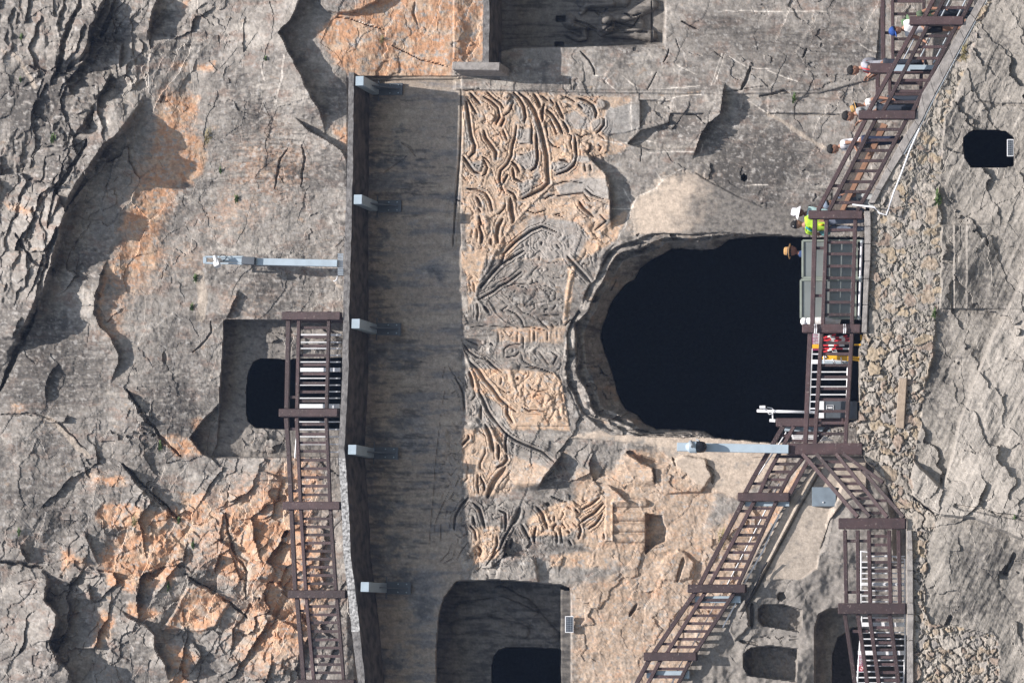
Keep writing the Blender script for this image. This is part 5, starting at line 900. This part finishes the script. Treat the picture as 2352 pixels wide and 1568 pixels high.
c.prism([at(1896, 729, 1.72), at(1931, 732, 1.72), at(1926, 746, 1.72), at(1900, 744, 1.72)], Vector((0, .1, 0))); tag(c.build("cloth_bundle", M['white'], smooth=True), "rolled white cloth leaning by the middle railing post", "cloth")
# white ties on the middle post
c = MB()
for u in (1871, 1875, 1938, 1942): c.tube([at(u, 744.5, 2.12), at(u + 1, 755, 2.13), at(u, 765.5, 2.12)], .013, 6)
tag(c.build("ties", M['wsteel']), "white cords tied round the middle railing post", "cord")
# fold-up barrier with red and white arms
e = empty("barrier", at(1960, 780, 1.5), label="folding barrier with red and white striped arms behind the railing", cat="barrier"); hh = 1.55
def stripe(p, q, h, w=.045, n=5):
    for k in range(n):
        r_ = MB(); a = (lerp(p[0], q[0], k / n), lerp(p[1], q[1], k / n)); b = (lerp(p[0], q[0], (k + 1) / n), lerp(p[1], q[1], (k + 1) / n)); r_.beam(at(a[0], a[1], h), at(b[0], b[1], h), w, .02); r_.build(*(("red_band", M['red']) if k % 2 == 0 else ("white_band", M['white'])), e)
k2 = lambda x, y: (1860.5 + x * .0659, 758 + y * .0659)
for a, b, n in (((470, 275), (900, 150), 3), ((520, 235), (1390, 285), 5), ((600, 350), (1300, 190), 5), ((470, 350), (1400, 390), 5), ((980, 360), (1350, 290), 3), ((460, 530), (1200, 530), 4), ((440, 640), (1380, 650), 4), ((470, 760), (900, 620), 3)):
    stripe(k2(*a), k2(*b), hh + random.random() * .05, .04, n)
c = MB(); c.tube([at(*k2(750, 700), hh), at(*k2(800, 760), hh), at(*k2(950, 770), hh), at(*k2(920, 700), hh), at(*k2(830, 700), hh)], .010, 5); c.build("cord", M['wsteel'], e)
e = empty("barrier", at(1970, 822, 1.5), label="yellow folding barrier tied with white cord behind the railing", cat="barrier")
c = MB()
for a, b in (((430, 960), (1370, 1040)), ((600, 920), (1400, 950)), ((1480, 950), (1745, 980)), ((1480, 1010), (1745, 1050))): c.beam(at(*k2(*a), hh), at(*k2(*b), hh), .055, .04)
c.beam(at(*k2(1780, 170), hh), at(*k2(1790, 350), hh), .04, .04); c.beam(at(*k2(1540, 510), hh), at(*k2(1800, 510), hh), .04, .04); c.build("arm", M['yellow'], e)
for p in (((480, 890), (500, 1160)), ((780, 1000), (880, 1170)), ((1080, 940), (1100, 1180)), ((530, 900), (570, 960))): c = MB(); c.tube([at(*k2(*p[0]), hh + .04), at(*k2(*p[1]), hh + .04)], .014, 6); c.build("cord", M['wsteel'], e)
c = MB(); c.beam(at(*k2(425, 1120), hh - .1), at(*k2(1365, 1150), hh - .1), .08, .05); c.build("bar", M['steel'], e)
# signs with writing
def words(txt, u, v, h, size, parent, m_, name="lettering", n=None):
    cu = bpy.data.curves.new(name, 'FONT'); cu.body = txt; cu.size = size; cu.align_x = 'CENTER'; cu.align_y = 'CENTER'; cu.extrude = .002; cu.materials.append(m_)
    o = bpy.data.objects.new(name, cu); COL.objects.link(o); me = bpy.data.meshes.new_from_object(o.evaluated_get(bpy.context.evaluated_depsgraph_get())); bpy.data.objects.remove(o)
    o = bpy.data.objects.new(name, me); COL.objects.link(o); o.parent = parent; o.location = at(u, v, h) - Vector(parent.location); o.rotation_euler = (R(90), 0, 0); return o
e = empty("sign", at(1882, 781, 1.5), label="maroon sign with two rows of white Chinese characters and an orange band", cat="sign")
panelbox("board", 1866, 1880, 766, 804.5, 1.6, .03, M['purple'], e, .003); panelbox("edge", 1880, 1884.5, 764, 804.5, 1.605, .03, M['wsteel'], e, .003); panelbox("orange_band", 1865.8, 1884.5, 790.5, 800, 1.612, .03, M['yellow'], e, .002)
words("此处拥挤", 1870.5, 776.5, 1.604, .072, e, M['wsteel']); words("请勿逗留", 1877, 776.5, 1.604, .072, e, M['wsteel'])
e = empty("sign", at(1985, 1521, 2.5), label="small red sign with white Chinese characters and a round emblem, on the low white railing", cat="sign")
panelbox("board", 1972.5, 1983.5, 1503, 1541.5, 2.62, .03, M['purple'], e, .003); words("文明参观", 1977.3, 1517, 2.623, .075, e, M['wsteel'])
c = MB(); c.lathe(at(1978, 1534, 2.63), [(0, 0), (.055, 0), (.055, .01), (0, .01)], Matrix.Rotation(R(90), 3, 'X'), 20); c.build("emblem", M['wsteel'], e)
c = MB(); c.lathe(at(1978, 1534, 2.64), [(.046, 0), (.056, 0), (.056, .012), (.046, .012), (.046, 0)], Matrix.Rotation(R(90), 3, 'X'), 20); c.beam(at(1975.5, 1532, 2.65), at(1979.5, 1536, 2.65), .018, .01); c.build("emblem_ring", M['red'], e)
# solar panels
def solar(u0, u1, v0, v1, h, label):
    e = empty("solar_panel", at(u1, (v0 + v1) / 2, h), label=label, cat="solar panel", group="small solar panels")
    panelbox("frame", u0, u1, v0, v1, h, .04, M['wsteel'], e, .003); panelbox("cells", u0 + 1.6, u1 - 1.6, v0 + 1.6, v1 - 1.6, h + .004, .03, M['solar'], e, 0)
    g = MB(); n = 5
    for k in range(1, 3): u = lerp(u0, u1, k / 3); g.beam(at(u, v0 + 2, h + .006), at(u, v1 - 2, h + .006), .004, .004)
    for k in range(1, 9): v = lerp(v0, v1, k / 9); g.beam(at(u0 + 2, v, h + .006), at(u1 - 2, v, h + .006), .004, .004)
    g.build("grid_lines", M['tube'], e)
solar(2313, 2328, 320, 359, 2.62, "small solar panel at the small cave of the lower cliff"); solar(1298, 1317, 1414, 1452, .22, "small solar panel at the edge of the dark lower-left niche")
# boards behind the stair rail
e = empty("timber_parapet", at(2030, 290, 1.4), label="sloping boarded parapet with a tan handrail behind the stair railing", cat="parapet")
def r6(x, y): return (1808.8 + x * .1629, 275.6 + y * .1629)
c = MB(); c.prism([at(*r6(1210, 40), 1.5), at(*r6(1330, 40), 1.5), at(*r6(740, 1270), 1.5), at(*r6(600, 1270), 1.5)], Vector((0, .12, 0))); c.build("boards", M['soffit'], e)
c = MB(); c.prism([at(*r6(1330, 40), 1.54), at(*r6(1405, 70), 1.54), at(*r6(800, 1270), 1.54), at(*r6(740, 1270), 1.54)], Vector((0, .16, 0))); c.build("handrail", M['tan'], e)
# small loose things on the rock
c = MB(); c.ball(at(2130, 78, 2.9), .05, 1.2, .8, 1, seg=7, rings=5); c.ball(at(2135, 84, 2.9), .04, 1, 1.2, .8, seg=7, rings=5)
# tufts of grass in the cracks
def tuft(u, v, h, size, kind, label):
    m = MB(); r_ = random.Random(int(u * 7 + v)); p = at(u, v, h)
    for k in range(46):
        a = r_.uniform(-1.4, 1.4); L = size * r_.uniform(.4, 1); b = p + Vector((r_.gauss(0, size * .22), r_.uniform(-.03, .03), r_.gauss(0, size * .12)))
        t = b + Vector((math.sin(a) * L, -r_.uniform(.1, .6) * L, (math.cos(a) * .5 - .25) * L)); mid = (b + t) / 2 + Vector((0, -.1 * L, .12 * L)); w = Vector((.006, 0, .006)) * (2 if kind == 'leaf' else 1)
        m.add([b - w, b + w, mid + w, mid - w], [(0, 1, 2, 3)]); m.add([mid - w, mid + w, t], [(0, 1, 2)])
    return tag(m.build("grass_tuft", M[kind]), label, "grass tuft", "grass tufts rooted in the cliff")
def hh_at(u, v): return float(H[np.searchsorted(us, u), np.searchsorted(vs, v)])
for u, v, sz, k, lb in ((123, 317, .14, 'leaf', "green tuft on the grey rock near the top corner of the cliff"), (50, 85, .08, 'leaf', "tiny green tuft highest on the cliff"), (48, 183, .08, 'leaf', "tiny green tuft on the highest grey rock, below another"), (545, 457, .11, 'leaf', "green tuft on the fluted rock above the long rain shelf"), (507, 392, .08, 'leaf', "small green tuft among fluted rock"), (480, 314, .2, 'dry', "long straw-coloured tuft beside the orange scar"),
                   (451, 637, .13, 'leaf', "mossy green tuft right of the camera pole"), (442, 705, .11, 'leaf', "yellow-green moss tuft over the square niche"), (611, 135, .06, 'leaf', "tiny tuft on the pale rock beside the big orange face"), (879, 92, .12, 'dry', "dry tuft in the crack across the big orange face"), (370, 1025, .12, 'leaf', "green tuft in the fissure left of the square niche"),
                   (310, 1198, .16, 'dry', "pale dry tuft above the orange bedded rock"), (412, 1195, .09, 'leaf', "green tuft in the broken orange rock"), (388, 1345, .10, 'leaf', "green tuft under the orange bedded rock"), (45, 1220, .10, 'leaf', "small yellowish tuft on the dark rock edge"), (444, 1252, .09, 'leaf', "green tuft beside the grey rock wedge"),
                   (2157, 459, .2, 'leaf', "broad green weed at the edge of the rubble wall"), (2215, 122, .22, 'dry', "dry tuft beside the stair edge"), (2148, 720, .12, 'leaf', "mossy tuft at the edge of the rubble wall"), (1825, 225, .12, 'leaf', "green moss tuft in the joint behind the stair"), (2332, 1190, .10, 'leaf', "tiny green tuft in the ledge of the lower cliff"), (1660, 1235, .26, 'dry', "straggling dry tuft on the rock beside the climbing stair")):
    tuft(u, v, hh_at(u, v) + .02, sz * 1.3, k, lb)
# ================================================================= PEOPLE
def skin_mesh(joints, edges, radii, sub=1):
    me = bpy.data.meshes.new("tmp"); me.from_pydata([tuple(j) for j in joints], edges, []); o = bpy.data.objects.new("tmp", me); COL.objects.link(o)
    md = o.modifiers.new("s", 'SKIN'); md.use_smooth_shade = True
    sv = me.skin_vertices[0].data
    for i, r_ in enumerate(radii):
        sv[i].radius = r_ if isinstance(r_, tuple) else (r_, r_)
        sv[i].use_root = (i == 0)
    sb = o.modifiers.new("b", 'SUBSURF'); sb.levels = sub; sb.render_levels = sub
    dg = bpy.context.evaluated_depsgraph_get(); out = bpy.data.meshes.new_from_object(o.evaluated_get(dg)); bpy.data.objects.remove(o); bpy.data.meshes.remove(me)
    out.materials.clear(); return out
SK = mat("skin", (.31, .165, .11), .6, var=.06); HAIR = mat("black_hair", (.006, .005, .005), .8, var=.2, scale=30, bump=.4, bscale=80)
def cloth(n, c): return mat(n, c, .85, var=.12, scale=7, bump=.6, bscale=9)
def fabric_child(name, me, m_, par):
    me.materials.append(m_); o = bpy.data.objects.new(name, me); COL.objects.link(o); o.parent = par; me.polygons.foreach_set("use_smooth", [True] * len(me.polygons)); return o
def person(label, u, v, h, yaw, height=1.70, top=(.7, .7, .72), bottom=(.03, .035, .05), shorts=False, lean=0.0, look=.25, armL=None, armR=None, hat=None, hatcol=None, legs=(.0, .0), sleeve=.5, vest=None, extras=None, skin=None):
    """u, v, h: where the crown of the head is; yaw turns the body (0 faces the camera); lean tips the trunk forwards"""
    height *= 1.07; k = height / 1.70; hk = k * 1.12; crown = at(u, v, h); e = empty("person", crown - Vector((0, 0, height)), label=label, cat="person"); e.rotation_euler = (0, 0, yaw); e.location = crown - Vector((0, 0, height * math.cos(lean * .5)))
    e.location += Matrix.Rotation(yaw, 3, 'Z') @ Vector((0, .62 * k * math.sin(lean), 0))
    hip = Vector((0, 0, .92)) * k
    def tr(x, y, z):                       # trunk space, tipped at the hip
        p = Vector((x, y, z)) * k - hip; c, s_ = math.cos(lean), math.sin(lean); return Vector((p.x, p.y * c - p.z * s_, p.z * c + p.y * s_)) + hip
    A = {'pel': hip, 'sp': tr(0, 0, 1.12), 'ch': tr(0, -.01, 1.32), 'nk': tr(0, 0, 1.455), 'n2': tr(0, -.02, 1.52)}
    J = [A['pel'], A['sp'], A['ch'], A['nk'], A['n2']]; RR = [(.135, .10), (.125, .095), (.14, .105), .056, .052]; E = [(0, 1), (1, 2), (2, 3), (3, 4)]
    arms = {}
    for s_, arm in ((-1, armR), (1, armL)):
        sh = tr(.165 * s_, 0, 1.38); el, wr = arm if arm else ((.22, .03, 1.10), (.24, -.06, .86))
        el = tr(el[0] * s_, el[1], el[2]); wr = tr(wr[0] * s_, wr[1], wr[2]); arms[s_] = (sh, el, wr)
        n = len(J); J += [sh, el, wr]; RR += [.055, .042, .03]; E += [(2, n), (n, n + 1), (n + 1, n + 2)]
        d = (wr - el).normalized(); side = d.cross(Vector((0, 1, .2))).normalized(); dn = d.cross(side).normalized(); pm = wr + d * .06 * k; J.append(pm); RR.append((.036, .02)); E.append((n + 2, n + 3))
        for f, (o_, L) in enumerate(((-.030, .062), (-.010, .072), (.010, .068), (.028, .052))):
            b = wr + d * .095 * k + side * o_ * k; m = len(J); J += [b, b + d * L * .55 * k + dn * .012 * k, b + d * L * k + dn * .035 * k]; RR += [.010, .0085, .007]; E += [(n + 3, m), (m, m + 1), (m + 1, m + 2)]
        m = len(J); J += [wr + d * .045 * k - side * .042 * k, wr + d * .085 * k - side * .055 * k + dn * .01]; RR += [.011, .009]; E += [(n + 3, m), (m, m + 1)]
    lg = {}
    for s_, b in ((-1, legs[0]), (1, legs[1])):
        hp = Vector((.09 * s_, 0, .88)) * k; kn = Vector((.10 * s_, -.42 * math.sin(b) - .0, .88 - .42 * math.cos(b))) * k; an = kn + Vector((.0, .40 * math.sin(max(b, 0) * .9) * .5 + .02, -.40 * math.cos(b * .4))) * k
        lg[s_] = (hp, kn, an); n = len(J); J += [hp, kn, an, an + Vector((0, -.03, -.05)) * k, an + Vector((0, -.15, -.06)) * k]; RR += [.085, .055, .036, .04, (.04, .025)]; E += [(0, n), (n, n + 1), (n + 1, n + 2), (n + 2, n + 3), (n + 3, n + 4)]
    body = skin_mesh(J, E, [tuple(x * k for x in r_) if isinstance(r_, tuple) else r_ * k for r_ in RR])
    hc = A['n2'] + Matrix.Rotation(0, 3, 'X') @ Vector((0, -.035, .105)) * k; rot = Matrix.Rotation(look + lean * .6, 3, 'X'); 
    hm = MB(); hm.ball(hc, .105 * hk, .74, .90, 1.10, 18, 12, rot=rot)
    def hp_(x, y, z): return hc + rot @ (Vector((x, y, z)) * hk)
    hm.ball(hp_(0, -.045, -.055), .06 * k, .85, .8, .9, 12, 8, rot=rot); hm.ball(hp_(0, -.098, -.015), .017 * k, .8, 1.2, 1.5, 8, 6, rot=rot); hm.ball(hp_(0, -.088, -.060), .018 * k, 1.4, .5, .45, 8, 5, rot=rot)
    for s_ in (-1, 1): hm.ball(hp_(.078 * s_, .005, -.01), .024 * k, .35, .8, 1.2, 8, 6, rot=rot)
    hm2 = hm.build("headtmp", SK); hme = hm2.data; hoff = Vector(hm2.location)
    bm = bmesh.new(); bm.from_mesh(hme); bmesh.ops.translate(bm, verts=bm.verts, vec=hoff); bm.from_mesh(body); bm.to_mesh(body); bm.free(); bpy.data.objects.remove(hm2)
    body.materials.clear(); o = fabric_child("body", body, skin or SK, e)
    def sub(name, mb, m_, smooth=True):
        q = mb.build(name, m_, None, smooth=smooth); q.parent = e; return q
    eyes = MB()
    for s_ in (-1, 1): eyes.ball(hp_(.032 * s_, -.086, .012), .011 * k, 1.3, .5, .6, 8, 5, rot=rot)
    sub("eyes", eyes, M['black'])
    hr = MB(); hr.ball(hp_(0, .018, .028), .112 * hk, .80, .94, .98, 18, 12, rot=rot, zmin=-.03 * k); sub("hair", hr, HAIR)
    # shirt
    J2 = [A['pel'] + Vector((0, 0, -.10)), A['sp'], A['ch'], tr(0, 0, 1.42)]; R2 = [(.155, .12), (.148, .115), (.165, .125), (.075, .07)]; E2 = [(0, 1), (1, 2), (2, 3)]
    for s_ in (-1, 1):
        sh, el, wr = arms[s_]; n = len(J2); q = sh.lerp(el, min(1, sleeve * 1.0)); J2 += [sh, q]; R2 += [.078, .066 if sleeve < 1 else .055]; E2 += [(2, n), (n, n + 1)]
        if sleeve > 1: J2.append(el.lerp(wr, .85)); R2.append(.045); E2.append((n + 1, n + 2))
    fabric_child("vest" if vest else "shirt", skin_mesh(J2, E2, [tuple(x * k for x in r_) if isinstance(r_, tuple) else r_ * k for r_ in R2]), cloth("shirt_cloth", top), e)
    J3 = [A['pel'] + Vector((0, 0, .13))]; R3 = [(.15, .115)]; E3 = []
    for s_ in (-1, 1):
        hp, kn, an = lg[s_]; n = len(J3)
        if shorts: J3 += [hp, hp.lerp(kn, .8)]; R3 += [.105, .092]; E3 += [(0, n), (n, n + 1)]
        else: J3 += [hp, kn, an]; R3 += [.108, .08, .066]; E3 += [(0, n), (n, n + 1), (n + 1, n + 2)]
    fabric_child("shorts" if shorts else "trousers", skin_mesh(J3, E3, [tuple(x * k for x in r_) if isinstance(r_, tuple) else r_ * k for r_ in R3]), cloth("leg_cloth", bottom), e)
    for s_ in (-1, 1):
        sm = MB(); a = lg[s_][2] + Vector((0, -.06, -.055)) * k; sm.ball(a, .06 * k, .8, 2.1, .75, 12, 8); sub("shoe", sm, M['black'])
    if hat == 'cap':
        c = MB(); c.ball(hp_(0, .01, .045), .118 * hk, .80, .92, .85, 18, 12, rot=rot, zmin=-.005 * k); c.lathe(hp_(0, -.10, .035), [(0, .012), (.075 * k, .004), (.078 * k, -.008), (0, -.004)], rot, 16, sx=.9, sy=1.1); sub("cap", c, cloth("cap_cloth", hatcol))
    if hat in ('straw', 'brim'):
        c = MB(); b_ = .175 if hat == 'straw' else .165; d_ = 0 if hat == 'straw' else -.05
        prof = [(.0, .15), (.075, .15), (.09, .13), (.10, .035), (.105, .03), (b_, .022 + d_), (b_ + .004, .016 + d_), (.10, .020)]
        c.lathe(hp_(0, .005, .02), [(r_ * k, z * k) for r_, z in prof], rot, 24, sx=.95, sy=1.05); sub("hat", c, cloth("hat_cloth", hatcol), smooth=hat == 'brim')
        if hat == 'straw': c = MB(); c.lathe(hp_(0, .005, .02), [(.1035 * k, .04 * k), (.099 * k, .065 * k)], rot, 24, sx=.95, sy=1.05); sub("hat_band", c, M['soffit'])
    if extras: extras(e, tr, hp_, k, sub, arms)
    return e
WL = R(-90)                                            # facing world left
def chin(s): return ((.17, -.13, 1.14), (.03, -.20, 1.37))
def ex_bluecap(e, tr, hp_, k, sub, arms): pass
person("man in blue cap, white T-shirt and black shorts leaning on the stair rail", 2050, 68, 1.5, R(-48), 1.66, (.78, .78, .80), (.012, .013, .018), shorts=True, lean=.16, look=.30, armL=((.24, -.10, 1.12), (.20, -.28, 1.02)), armR=((.24, -.10, 1.12), (.20, -.28, 1.02)), hat='cap', hatcol=(.015, .06, .25))
person("person in camouflage hat and dark green top behind the man in the blue cap", 2080, 46, 1.0, R(-60), 1.62, (.07, .10, .06), (.02, .03, .05), lean=.25, hat='brim', hatcol=(.10, .17, .09))
def ex_grey(e, tr, hp_, k, sub, arms):
    c = MB(); c.tube([tr(.10, -.12, 1.12), tr(.125, -.125, 1.28), tr(.10, -.05, 1.43), tr(.11, .10, 1.30)], .018 * k, 6); c.tube([tr(-.10, -.12, 1.12), tr(-.125, -.125, 1.28), tr(-.10, -.05, 1.43)], .018 * k, 6); sub("backpack_straps", c, M['red'])
    c = MB(); c.ball(tr(0, .12, 1.24), .13, 1.05, .7, 1.5, 12, 8); sub("backpack", c, cloth("pack", (.16, .165, .19)))
person("man in grey shirt with red straps, hand raised to his chest, above the steel-shod post", 1953, 157, 1.35, R(-80), 1.68, (.36, .37, .42), (.02, .025, .04), lean=.12, look=.25, armL=((.20, -.16, 1.12), (.06, -.24, 1.30)), armR=((.22, -.10, 1.12), (.10, -.22, 1.26)), extras=ex_grey)
person("dark-haired man with his hand at his chin behind the second stair post", 1941, 262, 1.5, R(-82), 1.70, (.33, .34, .35), (.03, .04, .06), lean=.12, look=.15, armL=chin(1), armR=((.22, -.02, 1.12), (.18, -.22, 1.05)))
person("person in a flat tan straw hat and white shirt half hidden by the chin-holding man", 1963, 243, 1.05, R(-75), 1.64, (.72, .70, .70), (.03, .04, .06), lean=.15, hat='straw', hatcol=(.42, .26, .09))
def ex_strap(e, tr, hp_, k, sub, arms):
    c = MB(); c.tube([tr(.12, -.12, 1.05), tr(.05, -.13, 1.28), tr(-.09, -.03, 1.44)], .016 * k, 6); sub("bag_strap", c, M['black'])
person("black-haired person in white T-shirt with a dark bag strap, holding the stair rail", 1906, 338, 1.5, R(-78), 1.62, (.80, .80, .85), (.02, .03, .07), lean=.22, look=.25, armL=((.22, -.06, 1.14), (.18, -.26, 1.08)), extras=ex_strap)
person("stooping person in pale trousers and dark top behind the foot of the stair", 1897, 466, 1.35, R(-60), 1.55, (.10, .13, .19), (.38, .41, .42), lean=.30, legs=(.5, .3), hat='cap', hatcol=(.16, .2, .27))
def ex_guide(e, tr, hp_, k, sub, arms):
    c = MB(); c.ball(hp_(0, -.055, -.045), .07 * k, .95, .75, .75, 12, 8); sub("face_mask", c, M['white'])
    c = MB(); c.tube([hp_(-.08, 0, .04), hp_(0, .11, .05), hp_(.08, 0, .04)], .022 * k, 8); sub("head_band", c, M['white'])
    c = MB(); c.tube([tr(.0, .12, 1.40), tr(.09, .12, 1.30), tr(.15, .05, 1.18)], .024 * k, 8); sub("lanyard", c, cloth("teal", (.02, .25, .28)))
    c = MB(); c.ball(tr(.22, -.06, 1.02), .10 * k, .8, .6, 1.4, 12, 8); sub("pouch", c, cloth("pouch", (.18, .45, .46)))
    c = MB(); c.tube([tr(-.05, .13, 1.10), tr(-.06, .125, .98)], .02, 6); sub("belt", c, M['yellow'])
person("guide in a lime green vest and face mask at the end of the glass screens", 1823, 517, 1.45, R(150), 1.66, (.38, .62, .04), (.16, .19, .26), look=.1, armL=((.25, -.02, 1.12), (.18, -.20, 1.05)), armR=((.24, -.05, 1.12), (.14, -.22, 1.08)), vest=True, extras=ex_guide, sleeve=.55)
person("person in a crumpled white sun hat beside the lime-vested guide", 1828, 492, 1.2, R(35), 1.60, (.35, .50, .50), (.10, .13, .2), look=.3, hat='brim', hatcol=(.78, .78, .86), skin=mat("deep_brown_skin", (.16, .07, .045), .6))  # deeper brown skin tone than the other figures
person("man in a tan straw hat peering over the first glass screen", 1811, 582, .9, R(75), 1.62, (.03, .06, .16), (.05, .06, .09), look=.05, hat='straw', hatcol=(.50, .30, .12), skin=mat("ruddy_skin", (.26, .11, .07), .6))
